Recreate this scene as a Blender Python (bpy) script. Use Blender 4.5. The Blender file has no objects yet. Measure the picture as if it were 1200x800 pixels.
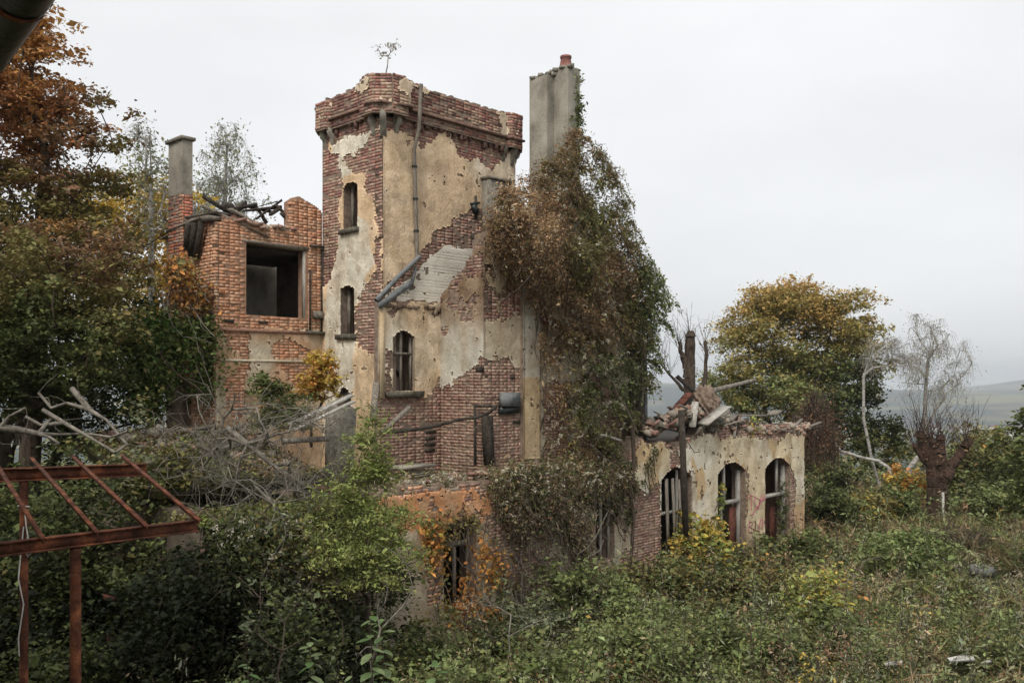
import bpy, math, random
import numpy as np
from mathutils import Vector, Matrix
rng = np.random.default_rng(7); random.seed(7)
scn = bpy.context.scene; COL = scn.collection
H = 4.9                                   # eye height above the yard
# ---------------------------------------------------------------- camera
cam = bpy.data.objects.new('camera', bpy.data.cameras.new('camera')); COL.objects.link(cam)
cam.location = (0, 0, H); cam.rotation_euler = (math.radians(90), 0, 0)
cam.data.sensor_width = 36; cam.data.lens = 31.35; cam.data.shift_y = 50/1200
cam.data.clip_start = .05; cam.data.clip_end = 20000
scn.camera = cam
# ---------------------------------------------------------------- sky, sun, exposure
w = bpy.data.worlds.new('World'); scn.world = w; w.use_nodes = True
nt = w.node_tree; nt.nodes.clear(); N = nt.nodes.new; L = nt.links.new
SUN_EL, SUN_AZ = math.radians(48), math.radians(200)      # azimuth clockwise from +Y
sky = N('ShaderNodeTexSky'); sky.sky_type = 'NISHITA'; sky.sun_disc = False
sky.sun_elevation = SUN_EL; sky.sun_rotation = SUN_AZ; sky.dust_density = 4; sky.air_density = 1
tc = N('ShaderNodeTexCoord'); sx = N('ShaderNodeSeparateXYZ'); L(tc.outputs['Generated'], sx.inputs[0])
mp = N('ShaderNodeMapping'); mp.inputs['Scale'].default_value = (1.1, 1.1, 3.2); L(tc.outputs['Generated'], mp.inputs[0])
nz = N('ShaderNodeTexNoise'); nz.inputs['Scale'].default_value = 1.8; nz.inputs['Detail'].default_value = 5; nz.inputs['Roughness'].default_value = .45; L(mp.outputs[0], nz.inputs['Vector'])
cr = N('ShaderNodeValToRGB'); cr.color_ramp.elements[0].position = .0; cr.color_ramp.elements[0].color = (5.9, 5.98, 6.03, 1)
cr.color_ramp.elements[1].position = .55; cr.color_ramp.elements[1].color = (6.85, 6.87, 6.9, 1); L(sx.outputs['Z'], cr.inputs[0])
rr = N('ShaderNodeMapRange'); rr.inputs['From Min'].default_value = .3; rr.inputs['From Max'].default_value = .7
rr.inputs['To Min'].default_value = .89; rr.inputs['To Max'].default_value = 1.07; L(nz.outputs['Fac'], rr.inputs['Value'])
ml = N('ShaderNodeVectorMath'); ml.operation = 'SCALE'; L(cr.outputs[0], ml.inputs[0]); L(rr.outputs[0], ml.inputs['Scale'])
mx = N('ShaderNodeMix'); mx.data_type = 'RGBA'; mx.inputs[0].default_value = .93; L(sky.outputs[0], mx.inputs[6]); L(ml.outputs[0], mx.inputs[7])
bg = N('ShaderNodeBackground'); bg.inputs['Strength'].default_value = .1; L(mx.outputs[2], bg.inputs[0])
ow = N('ShaderNodeOutputWorld'); L(bg.outputs[0], ow.inputs[0])
sl = bpy.data.lights.new('sun', 'SUN'); sl.energy = 1.5; sl.angle = math.radians(30); sl.color = (1, .955, .87)
so = bpy.data.objects.new('sun', sl); COL.objects.link(so); so.location = (0, 0, 60)
sd = Vector((math.sin(SUN_AZ)*math.cos(SUN_EL), math.cos(SUN_AZ)*math.cos(SUN_EL), math.sin(SUN_EL)))
so.rotation_euler = sd.to_track_quat('Z', 'Y').to_euler()
scn.view_settings.view_transform = 'Standard'; scn.view_settings.look = 'None'
scn.view_settings.exposure = 0.66; scn.view_settings.gamma = 1

# ---------------------------------------------------------------- coordinates of the ruin
A = np.array([342/1045*27, 27.0]); U = np.array([-.685, -.7285]); V = np.array([-.7285, .685])
def W3(u, v, z): return np.array([A[0]+u*U[0]+v*V[0], A[1]+u*U[1]+v*V[1], z])
def fp(px, py, v):                      # a point of the front plane v -> (u, z)
    t = (px-600)/1045; bx, by = A+v*V; u = (t*by-bx)/(U[0]-t*U[1]); return u, H+(450-py)/1045*(by+u*U[1])
def sp(px, py, u):                      # a point of the side plane u -> (v, z)
    t = (px-600)/1045; bx, by = A+u*U; v = (t*by-bx)/(V[0]-t*V[1]); return v, H+(450-py)/1045*(by+v*V[1])
def gp(px, py, D): return np.array([(px-600)/1045*D, D, H+(450-py)/1045*D])
def gx(px, D): return np.array([(px-600)/1045*D, D, terr((px-600)/1045*D, D)])
FR = lambda v: (A+v*V, U, -V)
SD = lambda u: (A+u*U, V, U)
def pw(fr, s, z, d):
    O, S, Nn = fr; s = np.asarray(s, float); d = np.asarray(d, float)
    return np.stack([O[0]+s*S[0]+d*Nn[0], O[1]+s*S[1]+d*Nn[1], np.broadcast_to(z, np.broadcast(s, z, d).shape)+0*s], -1)
def hsh(ix, iy, iz=0, seed=0):
    a = (np.asarray(ix).astype(np.int64)*374761393 + np.asarray(iy).astype(np.int64)*668265263 + np.asarray(iz).astype(np.int64)*2147483647 + seed*1013904223) & 0xffffffff
    a = ((a ^ (a >> 13))*1274126177) & 0xffffffff; a = a ^ (a >> 16); return (a & 0xffff)/65535.0
def vn(x, y, seed=0):
    x = np.asarray(x, float); y = np.asarray(y, float); ix = np.floor(x); iy = np.floor(y); fx = x-ix; fy = y-iy
    fx = fx*fx*(3-2*fx); fy = fy*fy*(3-2*fy)
    a = hsh(ix, iy, 0, seed); b = hsh(ix+1, iy, 0, seed); c = hsh(ix, iy+1, 0, seed); d = hsh(ix+1, iy+1, 0, seed)
    return (a*(1-fx)+b*fx)*(1-fy)+(c*(1-fx)+d*fx)*fy
def fbm(x, y, seed=0, o=3):
    r = 0; s = 0; x = np.asarray(x, float); y = np.asarray(y, float)
    for k in range(o): r = r+vn(x*2**k, y*2**k, seed+k)*.5**k; s += .5**k
    return r/s
def inpoly(x, y, poly):
    x = np.asarray(x, float); y = np.asarray(y, float); r = np.zeros(np.broadcast(x, y).shape, bool); n = len(poly)
    for i in range(n):
        x0, y0 = poly[i]; x1, y1 = poly[(i+1) % n]
        if y0 == y1: continue
        c = ((y0 > y) != (y1 > y)) & (x < (x1-x0)*(y-y0)/(y1-y0)+x0); r ^= c
    return r
def terr(x, y):
    x = np.asarray(x, float); y = np.asarray(y, float); r = np.hypot(x, y)
    near = (fbm(x*.25, y*.25, 3)-.5)*.35*(r > 6)
    t = np.clip((r-44)/900, 0, 1); drop = -78*(t**.8)
    t2 = np.clip((r-1700)/1500, 0, 1); t2 = t2*t2*(3-2*t2); ang = np.arctan2(x, y)
    ridge = 66+16*np.sin(ang*9+.1)+(fbm(x*.0016, y*.0016, 9)-.5)*22
    t3 = np.clip((r-3600)/1400, 0, 1); t3 = t3*t3*(3-2*t3)
    far = (105*np.clip((ang-.44)*8, 0, 1)-8+8*np.sin(ang*11))
    return near+drop+t2*ridge+t3*far+np.clip((r-60)/500, 0, 1)*(fbm(x*.01, y*.01, 5)-.5)*14

# ---------------------------------------------------------------- mesh helpers
def mesh(name, v, f, m, parent=None, col=None, smooth=False):
    v = np.ascontiguousarray(np.asarray(v, np.float32).reshape(-1, 3)); f = np.asarray(f, np.int32); k = f.shape[1]
    me = bpy.data.meshes.new(name); me.vertices.add(len(v)); me.vertices.foreach_set('co', v.ravel())
    me.loops.add(f.size); me.loops.foreach_set('vertex_index', f.ravel())
    me.polygons.add(len(f)); me.polygons.foreach_set('loop_start', np.arange(len(f), dtype=np.int32)*k)
    me.polygons.foreach_set('loop_total', np.full(len(f), k, np.int32))
    if smooth: me.polygons.foreach_set('use_smooth', np.ones(len(f), bool))
    if col is not None:
        c = np.ones((len(v), 4), np.float32); c[:, :3] = col
        at = me.color_attributes.new('Col', 'FLOAT_COLOR', 'POINT'); at.data.foreach_set('color', c.ravel())
    me.update(calc_edges=True); me.materials.append(m)
    o = bpy.data.objects.new(name, me); COL.objects.link(o)
    if parent: o.parent = parent; 
    return o
def put(o, parent):                      # parent keeping world placement (parents are unrotated empties)
    o.parent = parent; o.matrix_parent_inverse = parent.matrix_world.inverted(); return o
def thing(name, label, cat, loc=(0, 0, 0), group=None):
    o = bpy.data.objects.new(name, None); COL.objects.link(o); o.location = loc; o.empty_display_size = .2
    o.matrix_world = Matrix.Translation(loc)
    o['label'] = label; o['category'] = cat
    if group: o['group'] = group
    return o
def tag(o, label, cat, group=None):
    o['label'] = label; o['category'] = cat
    if group: o['group'] = group
    return o
def child(parent, name, v, f, m, col=None, smooth=False, kind=None, label=None):
    o = mesh(name, v, f, m, None, col, smooth); o.parent = parent; o.matrix_parent_inverse = Matrix.Translation(tl(parent)).inverted()
    if kind: o['kind'] = kind
    if label: o['label'] = label
    return o
def tl(p): return Vector(p.location) if p.type == 'EMPTY' else Vector((0, 0, 0))
CUB = np.array([[0,0,0],[1,0,0],[1,1,0],[0,1,0],[0,0,1],[1,0,1],[1,1,1],[0,1,1]], float)
CUF = np.array([[0,3,2,1],[4,5,6,7],[0,1,5,4],[1,2,6,5],[2,3,7,6],[3,0,4,7]])
def boxes(fr, lst, jit=0.0):             # (s0,s1,z0,z1,d0,d1) in the frame of a wall
    vs = []; fs = []
    for i, (s0, s1, z0, z1, d0, d1) in enumerate(lst):
        c = CUB.copy(); s = s0+c[:, 0]*(s1-s0); d = d0+c[:, 1]*(d1-d0); z = z0+c[:, 2]*(z1-z0)
        p = pw(fr, s, z, d)+rng.normal(0, 1, (8, 3))*jit; vs.append(p); fs.append(CUF+8*i)
    return np.concatenate(vs), np.concatenate(fs)
def beams(lst, jit=.0, segs=1):                  # (p0,p1,w,h) square timber / bars
    vs = []; fs = []; k = 0
    for p0, p1, w_, h_ in lst:
        p0 = np.array(p0, float); p1 = np.array(p1, float); d = p1-p0; d /= np.linalg.norm(d)
        a = np.cross(d, [0, 0, 1.0]); 
        if np.linalg.norm(a) < .05: a = np.array([U[0], U[1], 0])
        a /= np.linalg.norm(a); b = np.cross(a, d)
        ring = []
        for t in (0, 1):
            for sa, sb in ((-1, -1), (1, -1), (1, 1), (-1, 1)):
                ring.append(p0+(p1-p0)*t+a*sa*w_/2+b*sb*h_/2+rng.normal(0, 1, 3)*jit)
        vs.append(np.array(ring)); fs.append(np.array([[0,1,2,3],[7,6,5,4],[0,4,5,1],[1,5,6,2],[2,6,7,3],[3,7,4,0]])+k); k += 8
    return np.concatenate(vs), np.concatenate(fs)
def tubes(P0, P1, r0, r1, k=5):
    P0 = np.asarray(P0, float); P1 = np.asarray(P1, float); d = P1-P0; d /= np.linalg.norm(d, axis=1, keepdims=True)+1e-9
    ref = np.where(np.abs(d[:, 2:3]) > .9, np.array([[1.0, 0, 0]]), np.array([[0, 0, 1.0]])); a = np.cross(d, ref); a /= np.linalg.norm(a, axis=1, keepdims=True); b = np.cross(a, d)
    th = np.arange(k)/k*2*np.pi; c = np.cos(th)[None, :, None]; s = np.sin(th)[None, :, None]
    off = a[:, None]*c+b[:, None]*s
    v = np.concatenate([P0[:, None]+off*np.reshape(r0, (-1, 1, 1)), P1[:, None]+off*np.reshape(r1, (-1, 1, 1))], 1)
    n = len(P0); i = np.arange(k); j = (i+1) % k; q = np.stack([i, j, j+k, i+k], 1)
    f = (np.arange(n)[:, None, None]*2*k+q[None]).reshape(-1, 4)
    return v.reshape(-1, 3), f
def tube_path(pts, r, k=6, rend=None):
    pts = np.array(pts, float); n = len(pts); rr_ = np.linspace(r, r if rend is None else rend, n)
    t = np.gradient(pts, axis=0); t /= np.linalg.norm(t, axis=1, keepdims=True)+1e-9
    vs = []; ref = np.array([0, 0, 1.0]) if abs(t[0][2]) < .9 else np.array([1.0, 0, 0])
    for p, d, q in zip(pts, t, rr_):
        a = np.cross(d, ref); a /= np.linalg.norm(a)+1e-9; b = np.cross(a, d)
        for i in range(k): th = i/k*2*np.pi; vs.append(p+(a*math.cos(th)+b*math.sin(th))*q)
    fs = [[m*k+i, m*k+(i+1) % k, (m+1)*k+(i+1) % k, (m+1)*k+i] for m in range(n-1) for i in range(k)]
    fs += [[0, 0+1, 2, 3 if k > 3 else 0]] if k == 4 else []
    return np.array(vs), np.array(fs)
def join(*vf):
    vs = []; fs = []; k = 0
    for v, f in vf: vs.append(v); fs.append(f+k); k += len(v)
    return np.concatenate(vs), np.concatenate(fs)

# ---------------------------------------------------------------- materials
def mat(name, c1, c2, scale=6, rough=.9, bump=.3, bscale=None, attr=False, stretch=(1, 1, 1), c3=None, detail=6, fine=True, metal=0, trans=0, crack=False):
    m = bpy.data.materials.new(name); m.use_nodes = True; t = m.node_tree; t.nodes.clear(); n = t.nodes.new; l = t.links.new
    out = n('ShaderNodeOutputMaterial'); p = n('ShaderNodeBsdfPrincipled'); l(p.outputs[0], out.inputs[0])
    p.inputs['Roughness'].default_value = rough; p.inputs['Metallic'].default_value = metal; p.inputs['Specular IOR Level'].default_value = .25
    g = n('ShaderNodeNewGeometry'); mp = n('ShaderNodeMapping'); mp.inputs['Scale'].default_value = stretch; l(g.outputs['Position'], mp.inputs[0])
    n1 = n('ShaderNodeTexNoise'); n1.inputs['Scale'].default_value = scale; n1.inputs['Detail'].default_value = detail; n1.inputs['Roughness'].default_value = .62; l(mp.outputs[0], n1.inputs['Vector'])
    r = n('ShaderNodeValToRGB'); e = r.color_ramp.elements; e[0].position = .32; e[0].color = (*c1, 1); e[1].position = .68; e[1].color = (*c2, 1)
    if c3: x = e.new(.5); x.color = (*c3, 1)
    l(n1.outputs['Fac'], r.inputs[0]); c = r.outputs[0]
    if attr:
        a = n('ShaderNodeAttribute'); a.attribute_name = 'Col'; mm = n('ShaderNodeMix'); mm.data_type = 'RGBA'; mm.blend_type = 'MULTIPLY'; mm.inputs[0].default_value = 1
        l(a.outputs['Color'], mm.inputs[6]); l(c, mm.inputs[7]); c = mm.outputs[2]
    if crack:                            # fine grit and hairline cracks of old render
        g2 = n('ShaderNodeTexNoise'); g2.inputs['Scale'].default_value = 38; g2.inputs['Detail'].default_value = 4; l(g.outputs['Position'], g2.inputs['Vector'])
        rg = n('ShaderNodeMapRange'); rg.inputs['From Min'].default_value = .35; rg.inputs['From Max'].default_value = .65; rg.inputs['To Min'].default_value = .86; rg.inputs['To Max'].default_value = 1.1; l(g2.outputs['Fac'], rg.inputs['Value'])
        wv = n('ShaderNodeTexNoise'); wv.inputs['Scale'].default_value = 5; wv.inputs['Detail'].default_value = 3; l(g.outputs['Position'], wv.inputs['Vector'])
        ad = n('ShaderNodeMix'); ad.data_type = 'RGBA'; ad.blend_type = 'ADD'; ad.inputs[0].default_value = .35; l(g.outputs['Position'], ad.inputs[6]); l(wv.outputs['Color'], ad.inputs[7])
        vo = n('ShaderNodeTexVoronoi'); vo.feature = 'DISTANCE_TO_EDGE'; vo.inputs['Scale'].default_value = 1.9; l(ad.outputs[2], vo.inputs['Vector'])
        r2 = n('ShaderNodeMapRange'); r2.inputs['From Max'].default_value = .012; r2.inputs['To Min'].default_value = .5; l(vo.outputs['Distance'], r2.inputs['Value'])
        mk = n('ShaderNodeMapRange'); mk.inputs['From Min'].default_value = .5; mk.inputs['From Max'].default_value = .56; l(n1.outputs['Fac'], mk.inputs['Value'])
        mxx = n('ShaderNodeMath'); mxx.operation = 'MAXIMUM'; l(r2.outputs[0], mxx.inputs[0]); l(mk.outputs[0], mxx.inputs[1])
        mu = n('ShaderNodeMath'); mu.operation = 'MULTIPLY'; l(rg.outputs[0], mu.inputs[0]); l(mxx.outputs[0], mu.inputs[1])
        sc = n('ShaderNodeVectorMath'); sc.operation = 'SCALE'; l(c, sc.inputs[0]); l(mu.outputs[0], sc.inputs['Scale']); c = sc.outputs[0]
    l(c, p.inputs['Base Color'])
    if bump:
        n2 = n('ShaderNodeTexNoise'); n2.inputs['Scale'].default_value = bscale or scale*5; n2.inputs['Detail'].default_value = 5; l(mp.outputs[0], n2.inputs['Vector'])
        b = n('ShaderNodeBump'); b.inputs['Strength'].default_value = bump; b.inputs['Distance'].default_value = .02; l(n2.outputs['Fac'], b.inputs['Height']); l(b.outputs[0], p.inputs['Normal'])
    if trans:
        tr = n('ShaderNodeBsdfTranslucent'); l(c, tr.inputs[0]); ms = n('ShaderNodeMixShader'); ms.inputs[0].default_value = trans
        l(p.outputs[0], ms.inputs[1]); l(tr.outputs[0], ms.inputs[2]); l(ms.outputs[0], out.inputs[0])
    return m
M = dict(
 plaster=mat('weathered_plaster', (.70, .64, .56), (1.08, 1.06, 1.03), 2.6, .95, .8, 26, True, (1, 1, .6), c3=(.97, .95, .92), detail=12, crack=True),
 brick=mat('old_brick', (.65, .62, .6), (1.25, 1.2, 1.15), 14, .95, .5, 60, True),
 mortar=mat('crumbling_mortar', (.15, .11, .085), (.33, .25, .19), 9, 1, .7, 50),
 core=mat('rough_wall_core', (.2, .11, .08), (.42, .25, .18), 11, 1, .9, 34, stretch=(1, 1, 3)),
 mortarw=mat('sandy_red_mortar', (.26, .15, .10), (.44, .28, .19), 9, 1, .7, 50),
 whitewash=mat('whitewashed_brick', (.84, .82, .78), (1.04, 1.03, 1.0), 3, .95, .6, 30, True),
 redbark=mat('reddish_bark', (.028, .019, .014), (.10, .058, .042), 9, .95, .9, 40, stretch=(2, 2, .6)),
 dark=mat('dark_plaster', (.07, .055, .042), (.2, .16, .12), 2, 1, .4, 20),  # dark tone for room surfaces and outbuilding walls
 concrete=mat('grey_render', (.17, .155, .125), (.42, .39, .325), 1.9, .95, .8, 30, stretch=(1.1, 1.1, .8), c3=(.31, .285, .235), detail=12),
 stone=mat('grey_stone', (.10, .095, .08), (.3, .27, .22), 12, .95, .7, 40),
 wood=mat('grey_weathered_wood', (.10, .085, .07), (.32, .28, .23), 16, .9, .5, 60, stretch=(2, 2, .35)),
 darkwood=mat('charred_wood', (.018, .015, .012), (.085, .07, .055), 14, .9, .6, 50),
 palewood=mat('pale_painted_wood', (.24, .22, .19), (.58, .55, .49), 12, .85, .4, 60, stretch=(2, 2, .4)),
 rust=mat('rusted_steel', (.045, .02, .013), (.30, .11, .05), 5, .92, .8, 45, c3=(.115, .042, .024), detail=12),
 zinc=mat('weathered_zinc', (.09, .10, .105), (.24, .25, .25), 7, .7, .3, 30, detail=10),
 darkmetal=mat('dark_zinc_gutter', (.022, .026, .026), (.065, .072, .07), 6, .38, .2, 30, metal=.5),
 ledge=mat('mossy_stone_sill', (.06, .055, .04), (.17, .155, .12), 10, .95, .8, 40),
 leaf=mat('foliage', (.78, .78, .76), (1.5, 1.46, 1.34), 9, .62, 0, attr=True, trans=.28, detail=2),
 bark=mat('brown_bark', (.03, .022, .016), (.13, .1, .075), 10, .95, .9, 40, stretch=(2, 2, .5)),
 birch=mat('birch_bark', (.09, .08, .07), (.46, .44, .4), 5, .8, .4, 30, stretch=(1, 1, 3), c3=(.34, .32, .29)),
 dead=mat('dead_grey_wood', (.08, .07, .058), (.29, .26, .215), 8, .9, .6, 40, stretch=(1.5, 1.5, .6)),
 soil=mat('yard_soil', (.025, .021, .013), (.085, .07, .045), 1.3, 1, .8, 12, attr=True, c3=(.05, .045, .025)),
 moss=mat('mossy_roof', (.03, .035, .012), (.13, .13, .035), 2.5, 1, 1, 20, c3=(.065, .055, .03)),
 tile=mat('red_clay_tile', (.07, .028, .02), (.21, .075, .048), 8, .9, .5, 40),
 rubber=mat('old_tyre_rubber', (.06, .06, .058), (.2, .2, .19), 9, .8, .4, 60),
 white=mat('dirty_white', (.42, .4, .36), (.75, .73, .68), 5, .8, .2, 30),
 paint=mat('pink_spray_paint', (.42, .05, .14), (.6, .12, .24), 20, .8, 0),
 pot=mat('clay_chimney_pot', (.2, .085, .07), (.36, .17, .14), 9, .9, .4, 30),
)
# ---------------------------------------------------------------- wall machinery
def gridsolid(fr, sl, zl, mask, d0, d1):
    vs = []
    def q(s0, s1, z0, z1, a, b, c, d):  # corners given as (s,z,depth) tuples
        pass
    nz, ns = mask.shape; Q = []
    for i in range(nz):
        row = mask[i]; j = 0
        while j < ns:
            if row[j]:
                k = j
                while k+1 < ns and row[k+1]: k += 1
                for d in (d0, d1): Q.append(((sl[j], zl[i], d), (sl[k+1], zl[i], d), (sl[k+1], zl[i+1], d), (sl[j], zl[i+1], d)))
                Q.append(((sl[j], zl[i], d0), (sl[j], zl[i+1], d0), (sl[j], zl[i+1], d1), (sl[j], zl[i], d1)))
                Q.append(((sl[k+1], zl[i], d0), (sl[k+1], zl[i+1], d0), (sl[k+1], zl[i+1], d1), (sl[k+1], zl[i], d1)))
                j = k+1
            else: j += 1
    pm = np.zeros((nz+2, ns), bool); pm[1:-1] = mask
    for i in range(nz+1):
        row = pm[i] != pm[i+1]; j = 0
        while j < ns:
            if row[j]:
                k = j
                while k+1 < ns and row[k+1]: k += 1
                Q.append(((sl[j], zl[i], d0), (sl[k+1], zl[i], d0), (sl[k+1], zl[i], d1), (sl[j], zl[i], d1))); j = k+1
            else: j += 1
    a = np.array(Q).reshape(-1, 3); v = pw(fr, a[:, 0], a[:, 1], a[:, 2]); f = np.arange(len(a)).reshape(-1, 4)
    return v, f
def opm(S, Z, ops, m=0.0):              # inside an opening (arched when rise > 0)
    r = np.zeros(S.shape, bool)
    for (s0, s1, z0, z1, rise) in ops:
        c = (s0+s1)/2; h = (s1-s0)/2; zt = z1-rise*((S-c)/h)**2
        r |= (S > s0-m) & (S < s1+m) & (Z > z0-m) & (Z < zt+m)
    return r
def topf(pts, rough=.06, seed=1):
    p = sorted(pts); xs = [a for a, b in p]; ys = [b for a, b in p]
    def f(S):
        q = np.floor(S/.1175); return np.interp(S, xs, ys)+(hsh(q, 0*q, 0, seed)-.5)*2*rough
    return f
def core(parent, name, fr, s0, s1, z0, z1, top, ops, thick, m, ds=.03, d_off=0, kind=None):
    sl = np.linspace(s0, s1, max(2, int((s1-s0)/ds)+1)); zl = np.linspace(z0, z1, max(2, int((z1-z0)/.022)+1))
    S, Z = np.meshgrid((sl[1:]+sl[:-1])/2, (zl[1:]+zl[:-1])/2); k = ~opm(S, Z, ops)
    if top is not None: k &= Z < top(S)
    v, f = gridsolid(fr, sl, zl, k, d_off, d_off-thick)
    return child(parent, name, v, f, m)
def plaster(parent, fr, s0, s1, z0, z1, keep, colf, cell=.035, d_off=0.0, th=.024, seed=1, label=None, amp=.03, groove=0, m='plaster', spall=0):
    sl = np.arange(s0, s1+cell*.5, cell); sl[-1] = s1; zl = np.arange(z0, z1+cell*.5, cell); ns, nz = len(sl), len(zl)
    S, Z = np.meshgrid((sl[1:]+sl[:-1])/2, (zl[1:]+zl[:-1])/2)
    wS = S+(fbm(S*3, Z*3, seed)-.5)*.3+(fbm(S*14, Z*14, seed+5)-.5)*.16; wZ = Z+(fbm(S*3, Z*3, seed+9)-.5)*.3+(fbm(S*14, Z*14, seed+6)-.5)*.16
    k = keep(S, Z, wS, wZ) & (fbm(S*7, Z*7, seed+21, 4) < .685+spall+.16*vn(S*.8, Z*.8, seed+2))
    VS, VZ = np.meshgrid(sl, zl); j = cell*.28
    inner = np.zeros(VS.shape); inner[:, 1:-1] = 1
    jS = VS+(hsh(VS*977, VZ*977, 0, seed)-.5)*j*2*inner; jZ = VZ+(hsh(VS*577, VZ*577, 0, seed+3)-.5)*j*2
    dep = d_off+th+(fbm(VS*1.7, VZ*1.7, seed+2)-.5)*amp+(fbm(VS*9, VZ*9, seed)-.5)*amp*.5
    if groove: dep = dep-groove*(((VZ/CH) % 1) < .2)
    top = pw(fr, jS, jZ, dep).reshape(-1, 3); bot = pw(fr, jS, jZ, np.full(VS.shape, d_off-.01)).reshape(-1, 3)
    id_ = np.arange(ns*nz).reshape(nz, ns); off = ns*nz
    q = np.stack([id_[:-1, :-1], id_[:-1, 1:], id_[1:, 1:], id_[1:, :-1]], -1)[k]
    pad = np.zeros((nz+1, ns+1), bool); pad[1:-1, 1:-1] = k; fs = [q]
    e = pad[1:-1, :-1] != pad[1:-1, 1:]            # vertical boundary edges  (nz-1, ns)
    a = id_[:-1][e]; b = id_[1:][e]; fs.append(np.stack([a, b, b+off, a+off], -1))
    e = pad[:-1, 1:-1] != pad[1:, 1:-1]; a = id_[:, :-1][e]; b = id_[:, 1:][e]; fs.append(np.stack([a, b, b+off, a+off], -1))
    f = np.concatenate(fs); v = np.concatenate([top, bot]); c = colf(VS.ravel(), VZ.ravel()); c = np.concatenate([c, c*.6])
    us = np.unique(f); mp_ = np.zeros(len(v), int); mp_[us] = np.arange(len(us))
    return child(parent, 'plaster', v[us], mp_[f], M[m], c[us], kind=None, label=label)
PALB = [(.31, .18, .14), (.36, .22, .17), (.26, .14, .115), (.38, .24, .19), (.29, .17, .14)]
CH = .066                               # height of one brick course
BV = []                                 # shared meshes of single bricks
def brick_variants(palb=None):
    global PALB, BV
    if palb: PALB = palb; BV = []
    for L_ in (.224, .106):
        for i in range(10):
            c = (CUB-[.5, 0, .5])*[L_, .09, .057]; c = c+rng.normal(0, .003, (8, 3))
            c[CUB[:, 1] == 1] += [0, 0, 0]
            base = np.array(PALB[i % len(PALB)])
            me_o = mesh('brick', c, CUF, M['brick'], None, np.tile(base, (8, 1))); me = me_o.data; bpy.data.objects.remove(me_o); BV.append((L_, me))
def bricks(parent, fr, s0, s1, z0, z1, want, colf, d_off=0, single=0, seed=1, proud=(.001, .008), miss=.03, tint=None):
    r = np.random.default_rng(seed+100); rows = np.arange(math.floor(z0/CH), math.ceil(z1/CH)); SS = []; ZZ = []; LL = []
    for i in rows:
        hd = (i % 2 == 0); st = .1175 if hd else .235; off = 0 if hd else .05875
        c = np.arange(math.floor(s0/st)*st+off, s1+st, st); SS.append(c+r.normal(0, .004, len(c))); ZZ.append((i+.5)*CH+r.normal(0, .002, len(c))+(vn(c*.9, 0*c+i*.13, seed)-.5)*.014); LL.append(np.full(len(c), st-.011))
    S = np.concatenate(SS); Z = np.concatenate(ZZ); Ln = np.concatenate(LL)
    a_ = np.maximum(S-Ln/2, s0+.001); b_ = np.minimum(S+Ln/2, s1-.001); cut = (b_-a_ < Ln-.01); okc = b_-a_ > .03; S = np.where(cut, (a_+b_)/2, S); Ln = np.where(cut, b_-a_, Ln)
    S, Z, Ln, cut = S[okc], Z[okc], Ln[okc], cut[okc]
    k = want(S, Z, Ln) & (r.random(len(S)) > miss) & (Z > z0) & (Z < z1); cut = cut[k]; S, Z, Ln = S[k], Z[k], Ln[k]; n = len(S)
    if n == 0: return
    D = r.uniform(*proud, n)*(1+1.2*(r.random(n) < .06))+(fbm(S*1.5, Z*1.5, seed)-.5)*.012
    if single:                          # those that show largest become objects of their own
        P = pw(fr, S, Z, D); scr = np.where(cut, 0, Ln)/P[:, 1]; order = np.argsort(-scr)[:single]; sel = np.zeros(n, bool); sel[order] = True
        ang = math.atan2(fr[1][1], fr[1][0]); base = (fr[1][0]*fr[2][1]-fr[1][1]*fr[2][0]) > 0
        Tinv = Matrix.Translation(tl(parent)).inverted()
        for i in np.nonzero(sel)[0]:
            L_, me = BV[(0 if Ln[i] > .2 else 10)+r.integers(10)]
            o = bpy.data.objects.new('brick', me); COL.objects.link(o); o.parent = parent; o.matrix_parent_inverse = Tinv
            p = pw(fr, S[i], Z[i], D[i]-.09 if base else D[i])
            if base: o.location = p; o.rotation_euler = (r.normal(0, .02), r.normal(0, .015), ang)
            else: o.location = pw(fr, S[i], Z[i], D[i]-.09); o.rotation_euler = (r.normal(0, .02), r.normal(0, .015), ang+math.pi)
        k = ~sel; S, Z, Ln, D = S[k], Z[k], Ln[k], D[k]; n = len(S)
        if n == 0: return
    c = CUB[None]; s = S[:, None]+(c[..., 0]-.5)*Ln[:, None]+r.normal(0, .0028, (n, 8)); z = Z[:, None]+(c[..., 2]-.5)*.057+r.normal(0, .0026, (n, 8))
    d = np.where(c[..., 1] > .5, D[:, None], -.02)+d_off; v = pw(fr, s, z, d).reshape(-1, 3)
    f = (np.arange(n)[:, None, None]*8+CUF[None, [0, 1, 3, 4, 5]]).reshape(-1, 4)
    cc = colf(S, Z, r)*(1+r.normal(0, .16, (n, 1)))*(.45+1.0*fbm(S*1.3, Z*.9, seed+50, 4))[:, None]*(1.06)
    wsh = np.clip((fbm(S*2.6, Z*2.6, seed+60, 4)-.47)*4, 0, .75)*(r.random(n) < .8); cc = cc*(1-wsh[:, None])+np.array([.50, .39, .285])*wsh[:, None]*r.uniform(.75, 1.05, (n, 1)); cc = np.repeat(np.clip(cc, .02, .9), 8, 0)
    child(parent, 'brickwork', v, f, M['brick'], cc, kind='stuff')
def red(S, Z, r): 
    p = np.array([(.33, .16, .13), (.26, .13, .11), (.37, .21, .17), (.20, .11, .10), (.38, .27, .21)]); return p[r.integers(0, 5, len(S))]
def orange(S, Z, r):
    p = np.array([(.60, .33, .205), (.51, .27, .165), (.62, .39, .26), (.56, .34, .23)]); return p[r.integers(0, 4, len(S))]
def brown(S, Z, r):
    p = np.array([(.36, .245, .19), (.29, .19, .15), (.42, .30, .24), (.33, .20, .16)]); return p[r.integers(0, 4, len(S))]
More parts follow.
